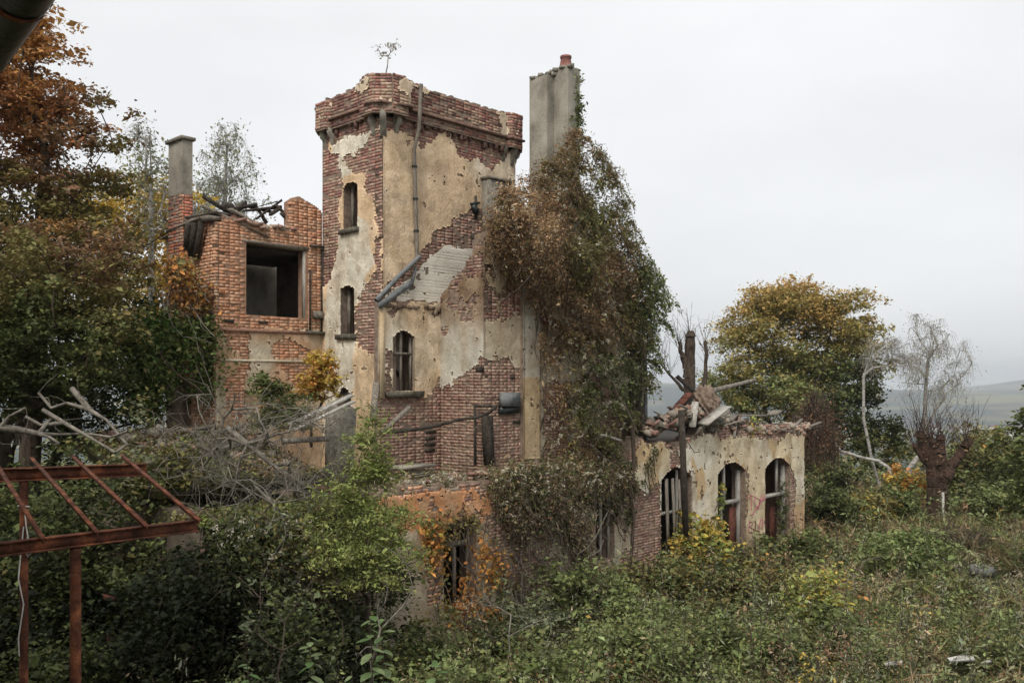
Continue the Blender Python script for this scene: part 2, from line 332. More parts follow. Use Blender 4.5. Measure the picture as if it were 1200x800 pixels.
def pink(S, Z, r):
    p = np.array([(.40, .27, .22), (.34, .2, .165), (.46, .33, .28), (.30, .17, .14)]); return p[r.integers(0, 4, len(S))]
def grown(want, m=.07):
    def f(S, Z, Ln):
        r = want(S, Z)
        for a, b in ((-m, 0), (m, 0), (0, -m), (0, m)): r = r | want(S+a, Z+b)
        return r
    return f
def wallset(parent, name, fr, s0, s1, z0, z1, top, ops, thick, exposed, pcol, bcol, seed=1, single=0, pmask=None, d_off=0, corem='mortar', cell=.035, miss=.03, edge=True, plabel=None, pz0=None, skip=None, spall=0):
    """core + plaster with ragged holes + real bricks in the holes. exposed: fn(S,Z) True where bricks show"""
    core(parent, name, fr, s0, s1, z0, z1, top, ops, thick, M[corem], d_off=d_off)
    tp = top if top is not None else (lambda S: np.full(np.shape(S), z1))
    if pcol is not None:
        keep = lambda S, Z, a, b: (~exposed(a, b)) & (~opm(S, Z, ops, .0)) & (Z < tp(S)-.03)
        plaster(parent, fr, s0, s1, z0 if pz0 is None else pz0, z1, keep, pcol, cell, d_off, seed=seed, label=plabel, spall=spall)
    g = grown(exposed, .1)
    def want(S, Z, Ln):
        r = g(S, Z, Ln) & (Z+.03 < tp(S)+.0)
        for a in (-.5, .5): r &= ~opm(S+a*Ln*.96, Z, ops)
        return r
    if skip is not None: w0 = want; want = lambda S, Z, Ln: w0(S, Z, Ln) & ~(skip(S, Z) & (hsh(np.floor(S*40), np.floor(Z*40)) > .06))
    bricks(parent, fr, s0, s1, z0, z1, want, bcol, d_off, single, seed, miss=miss)
def PF(v, pts): return [fp(x, y, v) for x, y in pts]
def PS(u, pts): return [sp(x, y, u) for x, y in pts]
def OPF(v, x0, x1, y0, y1, rise=0.0):
    a, b = sorted((fp(x0, y0, v)[0], fp(x1, y0, v)[0])); xm = (x0+x1)/2; return (a, b, fp(xm, y1, v)[1], fp(xm, y0, v)[1], rise)
def OPS(u, x0, x1, y0, y1, rise=0.0):
    a, b = sorted((sp(x0, y0, u)[0], sp(x1, y0, u)[0])); xm = (x0+x1)/2; return (a, b, sp(xm, y1, u)[1], sp(xm, y0, u)[1], rise)
def mix(c0, c1, t): t = np.clip(t, 0, 1)[:, None]; return np.array(c0)[None]*(1-t)+np.array(c1)[None]*t
TAN, PALE, OCH, DIRT, GREY = (.72, .555, .375), (.73, .67, .55), (.66, .475, .30), (.40, .30, .205), (.50, .46, .39)
def stain(s, z, seed, c):                # streaks and blotches of dirt in the plaster itself
    t = np.clip((fbm(s*3.2, z*.55, seed)-.52)*3.2, 0, 1)*.4+np.clip((fbm(s*1.3, z*1.3, seed+4)-.58)*4, 0, 1)*.35
    c = c*(1-t[:, None])+np.array(DIRT)[None]*t[:, None]; fl = (fbm(s*4.2, z*3.4, seed+31, 4) > .63)        # flaked top coat, undercoat showing
    c[fl] = c[fl]*.55+np.array([.46, .36, .25])*.36; f2 = (fbm(s*3.1, z*2.7, seed+33, 4) > .64); c[f2] = np.clip(c[f2]*1.1+.03, 0, .85); return c
brick_variants()
# ================================================================ THE TOWER
vT, uT = 2.5, 14.127; vTb = 4.65; uTr = 10.15; zP = 10.48
tower = thing('ruined_tower', 'tall square castle-like tower with crumbling red brick battlement and tan plaster', 'tower', tuple(W3(uT, vT, 0)))
f = FR(vT)
polyT = [PF(vT, [(449,120),(449,152),(468,158),(480,160),(490,166),(498,178),(505,165),(512,156),(521,152),(530,163),(538,184),(549,190),(560,188),(575,200),(590,192),(599,184),(614,175),(614,100)]),
         PF(vT, [(430,357),(488,303),(500,285),(512,272),(530,260),(546,247),(556,243),(640,238),(640,420),(430,420)])]
whiteP = PF(vT, [(521,288),(562,293),(552,315),(530,337),(512,358),(440,356),(455,343),(470,335),(484,322),(500,305)])
def exT(S, Z): return inpoly(S, Z, polyT[0]) | inpoly(S, Z, polyT[1]) | ((fbm(S*2.2, Z*2.2, 31) > .8) & (Z > 8.9))
def colT(s, z): return stain(s, z, 11, mix(TAN, PALE, (fbm(s*.8, z*.8, 2)-.45)*2.5))
def bT(S, Z, r):
    c = red(S, Z, r); wz = inpoly(S+(r.random(len(S))-.5)*.12, Z, whiteP) & (r.random(len(S)) > .03); lo = (Z < 9) & ~wz
    c[lo] = pink(S, Z, r)[lo]; c[wz] = np.array([.70, .67, .58]); return c
opT = OPF(vT, 459, 486, 384, 459, .16)
wallset(tower, 'front_wall', f, uTr, uT, 0, zP, None, [opT], .34, exT, colT, bT, seed=1, single=120, corem='mortar', pz0=5, spall=.06, skip=lambda S, Z: inpoly(S, Z, whiteP))
Swz = lambda S, Z, a, b: inpoly(S+(a-S)*.3, Z+(b-Z)*.3, whiteP) & ~((fbm(S*6, Z*6, 12, 4) > .60) & (S > 12.9))
o = plaster(tower, f, uTr, uT, 5, 9.2, Swz, lambda s, z: np.tile([.84, .80, .71], (len(s), 1))*(.88+.2*fbm(s*2, z*2, 3))[:, None], .0205, 0, .012, 5, 'whitewashed brick patch of the former attic', .002, .007, 'whitewash')
brick_variants([(.60, .33, .205), (.51, .27, .165), (.62, .39, .26), (.56, .34, .23)])
BVO = BV; brick_variants([(.36, .24, .19), (.41, .28, .225), (.30, .18, .15), (.43, .31, .25), (.33, .21, .17)]); BVB = BV
# left face
f = SD(uT)
opU = OPS(uT, 403, 420, 213, 268, .09); opL = OPS(uT, 399, 416, 335, 392, .05); opB = OPS(uT, 396, 412, 453, 500, .2)
polyL = [PS(uT, [(370,170),(392,172),(400,180),(398,195),(403,215),(396,235),(397,262),(394,280),(398,300),(390,318),(386,332),(370,345)]),
         PS(uT, [(450,150),(430,160),(418,180),(402,186),(404,200),(426,205),(432,225),(440,235),(444,262),(441,300),(437,325),(428,340),(417,352),(415,400),(425,412),(446,424),(446,350),(448,300),(450,240)])]
def exL(S, Z): return inpoly(S, Z, polyL[0]) | inpoly(S, Z, polyL[1]) | (Z > 10.2)
paleL = PS(uT, [(385,335),(397,275),(420,240),(438,300),(430,345),(415,370),(415,480),(378,520)]); pal2 = PS(uT, [(390,215),(390,160),(449,140),(449,190),(420,200)])
def colL(s, z):
    c = mix(TAN, OCH, (fbm(s*1.3, z*.6, 8)-.4)*2); p = inpoly(s+(fbm(s*3, z*3, 3)-.5)*.5, z+(fbm(s*3, z*3, 4)-.5)*.5, paleL) | inpoly(s+(fbm(s*4, z*4, 3)-.5)*.3, z, pal2)
    c[p] = mix(PALE, (.66, .64, .55), fbm(s*2, z*2, 1))[p]; return stain(s, z, 17, c)
wallset(tower, 'side_wall', f, vT, vTb, 0, zP, None, [opU, opL, opB], .34, exL, colL, bT, seed=2, single=120, pz0=3)
core(tower, 'back_wall', FR(vTb), uTr, uT-.34, 0, 10.9, None, [(12.4, 13.1, 8.2, 9.5, .1)], .3, M['core'], d_off=.3)
core(tower, 'far_wall', SD(uTr), vT, vTb-.3, 0, 10.9, None, [], .3, M['core'], d_off=.3)
v, q = boxes(SD(uT), [(vT+.34, vTb-.3, 2.6, 2.9, -.34, -3.7)]); child(tower, 'floor_slab', v, q, M['dark'])
for op, jut in ((opU, .1), (opL, .09)):
    v, q = boxes(SD(uT), [(op[0]-.06, op[1]+.08, op[2]-.10, op[2], -.2, jut)], .006); child(tower, 'window_sill', v, q, M['ledge'])
    v, q = boxes(SD(uT), [(op[1]-.09, op[1]-.03, op[2], op[3]-.04, -.22, -.16), (op[0]+.22, op[0]+.26, op[2], op[3]-.06, -.22, -.17)]); child(tower, 'window_frame', v, q, M['wood'])
# battlement: plan outline with chamfered projecting corners; wall of bricks with patches of plaster
def para(parent, fr, s0, s1, z0, topfn, seed, thick=.3, d=0):
    ex = lambda S, Z: (fbm(S*1.9, Z*1.3, seed) < .58) | (Z < z0+.2)
    col = lambda s, z: stain(s, z, seed, mix(TAN, GREY, fbm(s*2, z*2, seed)))
    wallset(parent, 'parapet', fr, s0, s1, z0, 12.2, topfn, [], thick, ex, col, lambda S, Z, r: red(S, Z, r)*.85, seed=seed, d_off=d, miss=.05)
topF = topf(PF(vT-.1, [(466,90),(480,94),(495,102),(530,113),(560,122),(585,131),(598,133)]), .03, 3)
topL = topf(PS(uT+.1, [(376,117),(390,114),(405,108),(415,102),(424,97),(430,90)]), .03, 4)
zc = 10.47
para(tower, FR(vT-.10), uTr+.25, uT-.42, zc, topF, 41)
para(tower, SD(uT+.10), vT+.42, vTb-.25, zc, topL, 42)
# corner bastions (octagonal fronts)
def bastion(cu, cv, r, ztop, segs, name='corner_bastion', corb=()):
    cn = W3(cu, cv, 0)[:2]
    for i, (a0, a1) in enumerate(segs):
        p0 = cn+r*(math.cos(a0)*U+math.sin(a0)*-V); p1 = cn+r*(math.cos(a1)*U+math.sin(a1)*-V)
        S = (p1-p0); Ln = np.linalg.norm(S); S = S/Ln; Nn = np.array([S[1], -S[0]])
        if np.dot(Nn, (p0+p1)/2-cn) < 0: p0, p1 = p1, p0; S = -S; Nn = -Nn
        fr = (p0, S, Nn); tf = (lambda zt: (lambda S: zt+(hsh(np.floor(S/.09), 0*S, 0, i)-.5)*.06))(ztop)
        core(tower, name, fr, 0, Ln, zc, ztop+.1, tf, [], .3, M['mortar'])
        sd_ = 60+i+int(cu*3)
        exp = lambda S, Z: (fbm(S*2.3+sd_, Z*1.8, sd_) < .62)
        plaster(tower, fr, .02, Ln-.02, zc+.22, ztop, lambda S, Z, a, b: ~exp(a, b) & (Z < tf(S)-.05), lambda s, z: stain(s, z, sd_, mix(TAN, GREY, fbm(s*2, z*2, 5))), seed=sd_)
        bricks(tower, fr, 0, Ln, zc, ztop, grown(lambda S, Z: exp(S, Z) & (Z < tf(S)-.02), .08), red, seed=sd_, miss=.02)
P8 = math.pi/4
bastion(uT-.28, vT+.28, .56, 11.27, [(P8*-.45, P8*.5), (P8*.5, P8*1.5), (P8*1.5, P8*2.45)])
bastion(uT-.18, vTb-.20, .42, 11.08, [(-P8*1.5, -P8*.5), (P8*-.5, P8*.5), (P8*.5, P8*1.5)])
bastion(uTr+.12, vT+.2, .44, 11.26, [(P8*.5, P8*1.5), (P8*1.5, P8*2.5), (P8*2.5, P8*3.5)])
def ring_path(z, g):                       # string course running round the battlement
    c = [W3(uT+.12+g, vTb-.45, z), W3(uT+.10+g, vT+.5, z), W3(uT+.27+g, vT+.18, z), W3(uT+.12+g*.7, vT-.11-g*.7, z), W3(uT-.5, vT-.30-g, z), W3(uT-.62, vT-.12-g, z), W3(uTr+.42, vT-.12-g, z), W3(uTr+.3, vT-.22-g, z), W3(uTr-.1, vT-.2-g, z)]
    return c
for zz, hh in ((10.68, .05),):
    pts = ring_path(zz, .02); bl = [(pts[i], pts[i+1], .07, hh) for i in range(len(pts)-1)]
    v, q = beams(bl, .004); child(tower, 'string_course', v, q, M['brick'], np.tile([.2, .13, .105], (len(v), 1)))
pts = ring_path(11.08, .0)
# stone corbels carrying the corners, small arches and hanging bricks between
def corbel(p, n, size=1.0):
    n = np.array([n[0], n[1], 0]); n /= np.linalg.norm(n); size = size*.72; t = np.array([-n[1], n[0], 0]); p = np.array(p)
    prof = [(-.10, .0), (.24, .0), (.24, -.16), (.2, -.26), (.12, -.33), (.11, -.46), (.03, -.62), (-.10, -.70)]
    vs = [p+n*a*size+t*sg*.075*size+np.array([0, 0, b*size]) for sg in (-1, 1) for a, b in prof]; k = len(prof)
    fs = [[i, (i+1) % k, (i+1) % k+k, i+k] for i in range(k)]
    fs += [[0, 1, 2, 3], [0, 3, 4, 7], [4, 5, 6, 7]]; fs += [[a+k for a in x] for x in ([0, 1, 2, 3], [0, 3, 4, 7], [4, 5, 6, 7])]
    vs = np.array(vs)+rng.normal(0, .008, (2*k, 3)); child(tower, 'corbel', vs, np.array(fs), M['concrete'])
for cu, cv, n, s in ((uT-.02, vT+.30, (U*1), .95), (uT, vT, (U-V), 1.05), (uT-.32, vT+.02, (-V), .95), (uT-.02, vTb-.12, U, .9), (uT, vTb-.42, U, .8), (uTr+.42, vT, -V, .8), (uTr+.12, vT, -V, .95), (uTr-.02, vT+.06, (-U-V), .9)):
    p = W3(cu, cv, zc+.03); corbel(p, n, s)
def blockrow(fr, s0, s1, z, d, step=.2):
    out = []; s = s0
    while s < s1:
        (out.append((s, s+random.uniform(.05, .12), z-.04-random.random()*.13, z+.02, -.02, d-.02-random.random()*.05)) if random.random() < .7 else None); s += step*random.uniform(.7, 1.1)
    return boxes(fr, out, .006)
v, q = blockrow(FR(vT), uTr+.5, uT-.7, zc, .13); child(tower, 'brick_corbel_table', v, q, M['brick'], np.tile([.15, .09, .075], (len(v), 1)), kind='stuff')
v, q = blockrow(SD(uT), vT+.5, vTb-.4, zc, .13); child(tower, 'brick_corbel_table', v, q, M['brick'], np.tile([.15, .09, .075], (len(v), 1)), kind='stuff')
# downpipe
u0, z1 = fp(492, 100, vT-.25); ub, zb = fp(489, 302, vT-.08)
v, q = tube_path([W3(u0-.02, vT-.27, z1+.02), W3(u0, vT-.27, z1-.16), W3(u0+.02, vT-.25, z1-.9), W3(u0+.03, vT-.10, z1-1.35), W3(ub, vT-.07, zb)], .042, 8); o = child(tower, 'downpipe', v, q, M['wood'], smooth=True)
for t in (.25, .55, .85):
    p = W3(ub, vT-.07, zb)*(1-t)+W3(u0+.03, vT-.10, z1-1.35)*t; v, q = tubes([p-[0, 0, .02]], [p+[0, 0, .02]], [.06], [.06], 8); child(o, 'pipe_clamp', v, q, M['darkmetal'])
# iron bracket & blocked flue hole near the vines
a = fp(556, 235, vT-.02); v, q = beams([(W3(a[0], vT-.06, a[1]+.1), W3(a[0]-.02, vT-.06, a[1]-.45), .035, .035), (W3(a[0]+.15, vT-.05, a[1]-.1), W3(a[0]-.1, vT-.08, a[1]-.05), .05, .05), (W3(a[0]+.09, vT-.03, a[1]-.12), W3(a[0]-.05, vT-.03, a[1]-.3), .16, .1)]); child(tower, 'iron_bracket', v, q, M['darkmetal'])
# dark chimney stump between tower and vines
a = fp(571, 208, 2.3); b = fp(597, 245, 2.3)
v, q = boxes(FR(2.3), [(b[0], a[0], b[1]-1.2, a[1]-.03, -.25, .1), (b[0]-.04, a[0]+.04, a[1]-.03, a[1]+.04, -.3, .14)], .015); child(tower, 'flue_stub', v, q, M['stone'])

# ================================================================ GABLED MAIN RUIN
vW, uG, vG = 2.38, 12.64, 1.05; uR = fp(755, 400, vG)[0]
main = thing('gabled_ruin', 'roofless main house of the ruin with bare gable, brown brick and peeling cream plaster', 'house', tuple(W3(uG, vG, 0)))
topW = PF(vW, [(438,354),(452,351),(470,354),(490,351),(505,355),(512,352)]); uWl = 14.36
opW = OPF(vW, 460, 485, 387, 458, .16)
exWp = [PF(vW, [(425,470),(437,450),(449,452),(452,436),(457,430),(459,458),(478,461),(505,459),(509,450),(513,438),(520,438),(520,620),(425,620)]), PF(vW, [(449,412),(457,410),(460,458),(452,458)])]
exW = lambda S, Z: inpoly(S, Z, exWp[0]) | inpoly(S, Z, exWp[1]) | ((fbm(S*3, Z*3, 77) > .66) & (Z > 6.1))
cW = lambda s, z: stain(s, z, 21, mix(TAN, PALE, (fbm(s*1.2, z*.9, 14)-.35)*2.2))
wallset(main, 'window_wall', FR(vW), uG-.1, uWl, 0, 6.9, topf(topW, .035, 7), [opW], .12, exW, cW, brown, seed=3, single=300, pz0=3.5)
v, q = boxes(FR(vW), [(uWl-.13, uWl-.02, 4.6, fp(446, 356, vW)[1], .0, .07)], .01); child(main, 'plaster_strip', v, q, M['plaster'], np.tile([.58, .46, .31], (len(v), 1)))
lst = []; s_ = uG+.02
while s_ < uWl-.1: lst.append((s_, s_+random.uniform(.08, .2), topW[0][1]-.07+random.uniform(-.03, .03), topW[0][1]+random.uniform(-.02, .05), -.1, random.uniform(.02, .10))); s_ += random.uniform(.1, .26)
v, q = boxes(FR(vW), lst, .012); child(main, 'broken_ledge', v, q, M['brick'], np.tile([.2, .15, .11], (len(v), 1)), kind='stuff')
c = (opW[0]+opW[1])/2
v, q = boxes(FR(vW), [(opW[0]+.0, opW[0]+.05, opW[2], opW[3]-.14, -.12, -.06), (opW[1]-.05, opW[1], opW[2], opW[3]-.14, -.12, -.06), (c-.02, c+.025, opW[2], opW[3]-.02, -.11, -.07), (opW[0], opW[1], opW[2]+.76, opW[2]+.81, -.12, -.05)], .004)
child(main, 'window_frame', v, q, M['wood'])
v, q = boxes(FR(vW), [(opW[0]-.18, opW[1]+.18, opW[2]-.13, opW[2]-.01, -.1, .14)], .012); child(main, 'window_sill', v, q, M['ledge'])
v, q = beams([(W3(opW[1]+.05, 2.92, opW[2]+.85), W3(opW[0]-.1, 2.92, opW[2]+.3), .07, .07), (W3(opW[1], 2.95, opW[2]+.4), W3(opW[0]+.2, 2.95, opW[2]-.2), .08, .08)], .004); child(main, 'fallen_rafter', v, q, M['darkwood'])
# room face behind the lower window (attic face of the tower, pinkish brick)
v, q = boxes(FR(3.05), [(12.7, 13.75, 3, 7.2, -.02, 0)]); child(main, 'inner_wall', v, q, M['plaster'], np.tile([.72, .58, .49], (8, 1)))
# gable wall turned toward the left, with sloping top
topG = PS(uG, [(511,356),(520,343),(530,331),(540,318),(550,303),(560,288),(567,278)])
exGp = [PS(uG, [(510,470),(518,458),(530,449),(545,434),(555,425),(562,420),(575,420),(575,620),(505,620)])]
exG = lambda S, Z: inpoly(S, Z, exGp[0]) | ((fbm(S*3.2+3, Z*3.0, 51, 4) > .44+.1*(Z < 6.5)) & (Z > 5.9))
cG = lambda s, z: stain(s, z*.8, 23, mix((.21, .145, .095), (.52, .50, .43), (6.5-z)*.9+(fbm(s*2.4, z*1.4, 6)-.5)*1.6))
brg = lambda S, Z, r: np.where((Z > 6.1)[:, None], red(S, Z, r)*.55, brown(S, Z, r))
wallset(main, 'gable_wall', SD(uG), vG+.0, vW, 0, 8.5, topf(topG, .05, 9), [], .34, exG, cG, brg, seed=4, single=220, pz0=3.5)
# front wall behind the vines
zt = fp(567, 278, vG)[1]
topM = topf([(uG, zt), (uG-1, zt+.5), (10.4, zt+1.2), (9.6, zt+1.6), (8.6, zt+.9), (7.6, zt-.4), (uR, zt-1.2)], .08, 11)
exMp = [PF(vG, [(560,424),(567,422),(580,419),(597,418),(606,424),(614,436),(616,470),(616,640),(560,640)]), PF(vG, [(567,330),(578,335),(585,350),(578,370),(567,380),(560,360)]), PF(vG, [(592,330),(606,340),(613,350),(613,372),(600,368),(592,350)]), PF(vG, [(636,450),(700,440),(760,480),(760,640),(636,640)]), PF(vG, [(567,240),(690,120),(760,240),(760,330),(640,300),(600,290)])]
def exM(S, Z):
    r = (fbm(S*3.3, Z*3.0, 53, 4) > .53) & (Z > 6.3)
    for p in exMp: r |= inpoly(S, Z, p)
    return r
cM = lambda s, z: stain(s, z, 25, mix((.42, .33, .22), (.62, .56, .44), (6.5-z)*.8+(fbm(s*1.8, z*1.2, 61)-.5)*1.8))
brm = lambda S, Z, r: np.where((Z > 6.1)[:, None], red(S, Z, r)*.9, brown(S, Z, r))
wallset(main, 'front_wall', FR(vG), uR, uG, 0, 10, topM, [], .34, exM, cM, brm, seed=5, single=300, pz0=3.3)
core(main, 'end_wall', SD(uR), vG+.34, 5, 0, zt-1.2, None, [], .34, M['core'], d_off=.34)
core(main, 'back_wall', FR(5), uR, uTr-.1, 0, zt-.6, None, [], .34, M['core'])
v, q = boxes(FR(vG), [(uR+.3, uTr, zt-1.6, zt-1.4, -.34, -3.6)]); child(main, 'floor_slab', v, q, M['darkwood'])
# pilaster
a0 = fp(613, 400, vG-.1)[0]; a1 = fp(632.5, 400, vG-.1)[0]; zp = fp(622, 537, vG-.1)[1]
zq = fp(622, 442, vG-.1)[1]
core(main, 'pilaster', FR(vG-.1), a1, a0, 3.0, zt+.3, None, [], .2, M['mortar'])
plaster(main, FR(vG-.1), a1, a0, zp, zt+.25, lambda S, Z, a, b: (fbm(a*4, b*4, 66) < .8), lambda s, z: stain(s, z, 27, np.where((z > zq)[:, None], np.array([[.56, .54, .47]]), np.array([[.56, .43, .26]]))), seed=66)
bricks(main, FR(vG-.1), a1, a0, 3.0, zp, lambda S, Z, Ln: Z < zp, lambda S, Z, r: np.tile([.45, .16, .10], (len(S), 1)), seed=67, single=20)
# flashing pipe running down the old roof line
p0 = np.array(W3(fp(440, 352, vT-.16)[0], vT-.18, fp(440, 352, vT-.16)[1])); p1 = W3(fp(491, 301, vT-.12)[0], vT-.14, fp(491, 301, vT-.12)[1])
v, q = tube_path([p0, p0*.5+p1*.5+[0, 0, .03], p1], .05, 8); child(main, 'fallen_gutter_pipe', v, q, M['zinc'], smooth=True)
v, q = beams([(p0+[.05, 0, -.12], p0*.35+p1*.65+[.12, 0, -.25], .04, .12), (W3(fp(484, 313, vT)[0], vT-.1, fp(484, 313, vT)[1]), W3(fp(477, 340, vT)[0], vT-.1, fp(477, 340, vT)[1]), .05, .05)]); child(main, 'batten', v, q, M['zinc'])
a = fp(562, 280, 1.9); v, q = beams([(W3(a[0]+.2, 1.95, a[1]), W3(a[0]-.15, 1.7, a[1]+.05), .2, .16), (W3(a[0], 1.6, a[1]-.12), W3(a[0]-.6, 1.6, a[1]+.14), .1, .04)], .01); child(main, 'beam_end', v, q, M['darkwood'])
# zinc box on the wall
a = fp(590, 460, vG-.15); b = fp(610, 476, vG-.15)
v, q = boxes(FR(vG), [(b[0], a[0], b[1], a[1], .02, .15)], .004); o = child(main, 'metal_box', v, q, M['zinc'])
v, q = boxes(FR(vG), [(b[0]-.05, a[0]+.02, b[1]-.16, b[1]-.003, .02, .1)], .01); child(o, 'box_bracket', v, q, M['darkmetal'])
# putlog holes, niche, joist slots: solid dark blocks stand for the shade inside
for x, y, w_, h_ in ((562,433,8,7), (600,442,5,4), (605,494,9,3)):
    a = fp(x-w_/2, y-h_/2, vG); b = fp(x+w_/2, y+h_/2, vG)
    v, q = boxes(FR(vG), [(b[0], a[0], b[1], a[1], -.02, .024)]); child(main, 'socket_shade', v, q, M['darkwood'])
for k in range(4):
    a = fp(503, 505+k*7.2, vW); v, q = boxes(FR(vW), [(a[0]-.16, a[0]+.12, a[1]-.05, a[1]+.02, -.02, .026)], .01); child(main, 'slot_shade', v, q, M['darkwood'])
# propped bar table / iron fitting before the wall: post, bracket
D = 18.3
v, q = beams([(gp(571,487,D), gp(573,545,D), .17, .17), (gp(556,476,D), gp(583,476,D), .04, .05), (gp(557,476,D), gp(557,545,D), .05, .04), (gp(583,475,D), gp(566,489,D), .06, .07)], .006)
o = mesh('burnt_post', v, q, M['darkwood']); tag(o, 'short burnt post with iron crossbar in front of the brown brick gable wall', 'post')
D = 16.9
for nm, pts, r0, mt, lab in (('fallen_branch', [(450,506),(470,505),(505,500),(540,491),(560,489),(577,480)], .045, 'darkwood', 'long dark bent branch leaning along the brown brick wall'),):
    v, q = tube_path([gp(x, y, D+i*.25) for i, (x, y) in enumerate(pts)], r0, 6, r0*.6); o = mesh(nm, v, q, M[mt], smooth=True); tag(o, lab, 'branch')
v, q = beams([(gp(448,507,16.9), gp(480,477,17.3), .1, .07)], .006); o = mesh('leaning_plank', v, q, M['wood']); tag(o, 'short grey plank leaning diagonally against the brick under the arched window', 'plank')
v, q = beams([(gp(441,450,17.6), gp(437,492,17.0), .12, .1)], .006); o = mesh('wall_post', v, q, M['wood']); tag(o, 'short dark upright timber stub at left end of the brown brick wall', 'post')

# chimneys
def chimney_block(parent, name, u0, u1, v0, v1, z0, z1, m, cap=.06):
    n = 24; vs = []; fs = []; base = 0
    for (fr, s0, s1) in ((FR(v0), u0, u1), (SD(u1), v0, v1), (FR(v1), u0, u1), (SD(u0), v0, v1)):
        ns = max(2, int((s1-s0)/.12)); S, Z = np.meshgrid(np.linspace(s0, s1, ns+1), np.linspace(z0, z1, int((z1-z0)/.12)+1))
        d = (fbm(S*3, Z*1.5, 3)-.5)*.018; d[:, 0] = 0; d[:, -1] = 0
        P = pw(fr, S, Z, d); P[-1, :, 2] += (hsh(np.arange(ns+1), 0, 0, int(s0*10))-.5)*.07
        nz_, k = S.shape; idx = np.arange(nz_*k).reshape(nz_, k)+base
        fs.append(np.stack([idx[:-1, :-1], idx[:-1, 1:], idx[1:, 1:], idx[1:, :-1]], -1).reshape(-1, 4)); vs.append(P.reshape(-1, 3)); base += nz_*k
    v = np.concatenate(vs); q = np.concatenate(fs); o = child(parent, name, v, q, m)
    return o
chA, chB = (10.2, 10.62), (9.48, 9.93)
st = thing('tall_chimney', 'tall grey rendered double chimney stack with red clay pot rising out of the vines', 'chimney', tuple(W3(9.9, 1.6, 3)))
def su(px, u): return sp(px, 100, u)[0]
uA = 10.15; vA0, vA1 = su(641, uA), su(620.5, uA); vB0 = su(666, 9.9); uB0 = fp(679.5, 100, vB0)[0]
zA = H+(450-92)/1045*(A[1]+uA*U[1]+vA1*V[1]); zB = H+(450-77)/1045*(A[1]+9.9*U[1]+vB0*V[1])
chimney_block(st, 'rendered_stack', uA-.4, uA, vA0, vA1, 3, zA, M['concrete'])
chimney_block(st, 'rendered_stack', uB0, 9.9, vB0, vB0+.75, 3, zB, M['concrete'])
def rubcap(parent, u0, u1, v0, v1, z, n, m=None, sz=.09):
    vs = []; fs = []
    for i in range(n):
        p = W3(random.uniform(u0, u1), random.uniform(v0, v1), z+random.uniform(-.02, .03)); c = (CUB-.5)*[sz*random.uniform(.8, 2), sz*random.uniform(.8, 1.5), sz*random.uniform(.4, .9)]+rng.normal(0, .008, (8, 3))
        a = random.random()*3; R = np.array([[math.cos(a), -math.sin(a), 0], [math.sin(a), math.cos(a), 0], [0, 0, 1]]); vs.append(c@R.T+p); fs.append(CUF+8*i)
    return child(parent, 'broken_mortar_cap', np.concatenate(vs), np.concatenate(fs), m or M['stone'], kind='stuff')
rubcap(st, uA-.38, uA-.02, vA0, vA1, zA, 45); rubcap(st, uB0+.02, 9.88, vB0, vB0+.7, zB, 45)
bs = W3((uB0+9.9)/2, vB0+.25, zB); rp = [(.0, .155), (.08, .16), (.12, .145), (.27, .115), (.28, .135), (.33, .135), (.33, .1), (.2, .1)]; k = 14
vs = [bs+[r*math.cos(j/k*2*math.pi), r*math.sin(j/k*2*math.pi), z] for z, r in rp for j in range(k)]; fs = [[m_*k+j, m_*k+(j+1) % k, (m_+1)*k+(j+1) % k, (m_+1)*k+j] for m_ in range(len(rp)-1) for j in range(k)]
child(st, 'chimney_pot', vs, fs, M['pot'], smooth=False)

# ================================================================ GROUND-FLOOR FACADE (below the terrace)
fac = thing('terrace_storey', 'overgrown ground floor front with orange plaster and crumbling pale brick below the gabled ruin', 'building', tuple(W3(12, 0, 0)))
uF1, uF0 = 16.35, 8.95
topFc = topf(PF(0, [(436,580),(450,577),(480,573),(520,571),(570,566),(600,566),(650,562),(700,556),(742,545)]), .07, 13)
opD = OPF(0, 519, 556, 609, 713, .06); opS = OPF(0, 698, 719, 572, 656, .0)
exFp = [PF(0, [(575,560),(760,530),(760,800),(575,800),(572,700)]), PF(0, [(500,640),(519,640),(519,800),(500,800)]), PF(0, [(436,580),(436,572),(580,560),(580,572),(560,578)])]
def exF(S, Z):
    r = np.zeros(np.shape(S), bool)
    for p in exFp: r |= inpoly(S, Z, p)
    return (r & ~((fbm(S*1.3, Z*1.3, 88) > .60) & (Z < 2.6))) | (fbm(S*2.2, Z*2.2, 89) > .73)
def cF(s, z):
    c = mix((.55, .27, .13), (.60, .40, .24), (fbm(s*1.5, z*1.5, 15)-.4)*3); lo = (z < 2.2+(fbm(s*2, z, 3)-.5)) | (s < 13.2); c[lo] = mix((.36, .33, .27), (.50, .41, .29), fbm(s*2, z*2, 4))[lo]; return stain(s, z, 29, c)
bF = lambda S, Z, r: np.where((S > 13.4)[:, None], orange(S, Z, r), pink(S, Z, r)*.86)
wallset(fac, 'front_wall', FR(0), uF0, uF1, -.3, 3.4, topFc, [opD, opS], .4, exF, cF, bF, seed=6, single=300, miss=.06)
core(fac, 'side_wall', SD(uF1), .4, 2.4, -.3, 3.0, None, [], .4, M['core'])
v, q = boxes(FR(0), [(uF0, uF1-.02, 2.82, 2.99, -.38, -vG)], .0); child(fac, 'terrace_slab', v, q, M['soil'], np.ones((len(v), 3)))
v, q = boxes(FR(0), [(12.7, 14.6, 2.8, 2.97, -vG-.0, -2.36), (14.6, 16.3, 2.8, 2.97, -vG-.0, -2.3)], 0); child(fac, 'terrace_slab', v, q, M['soil'], np.ones((len(v), 3)))
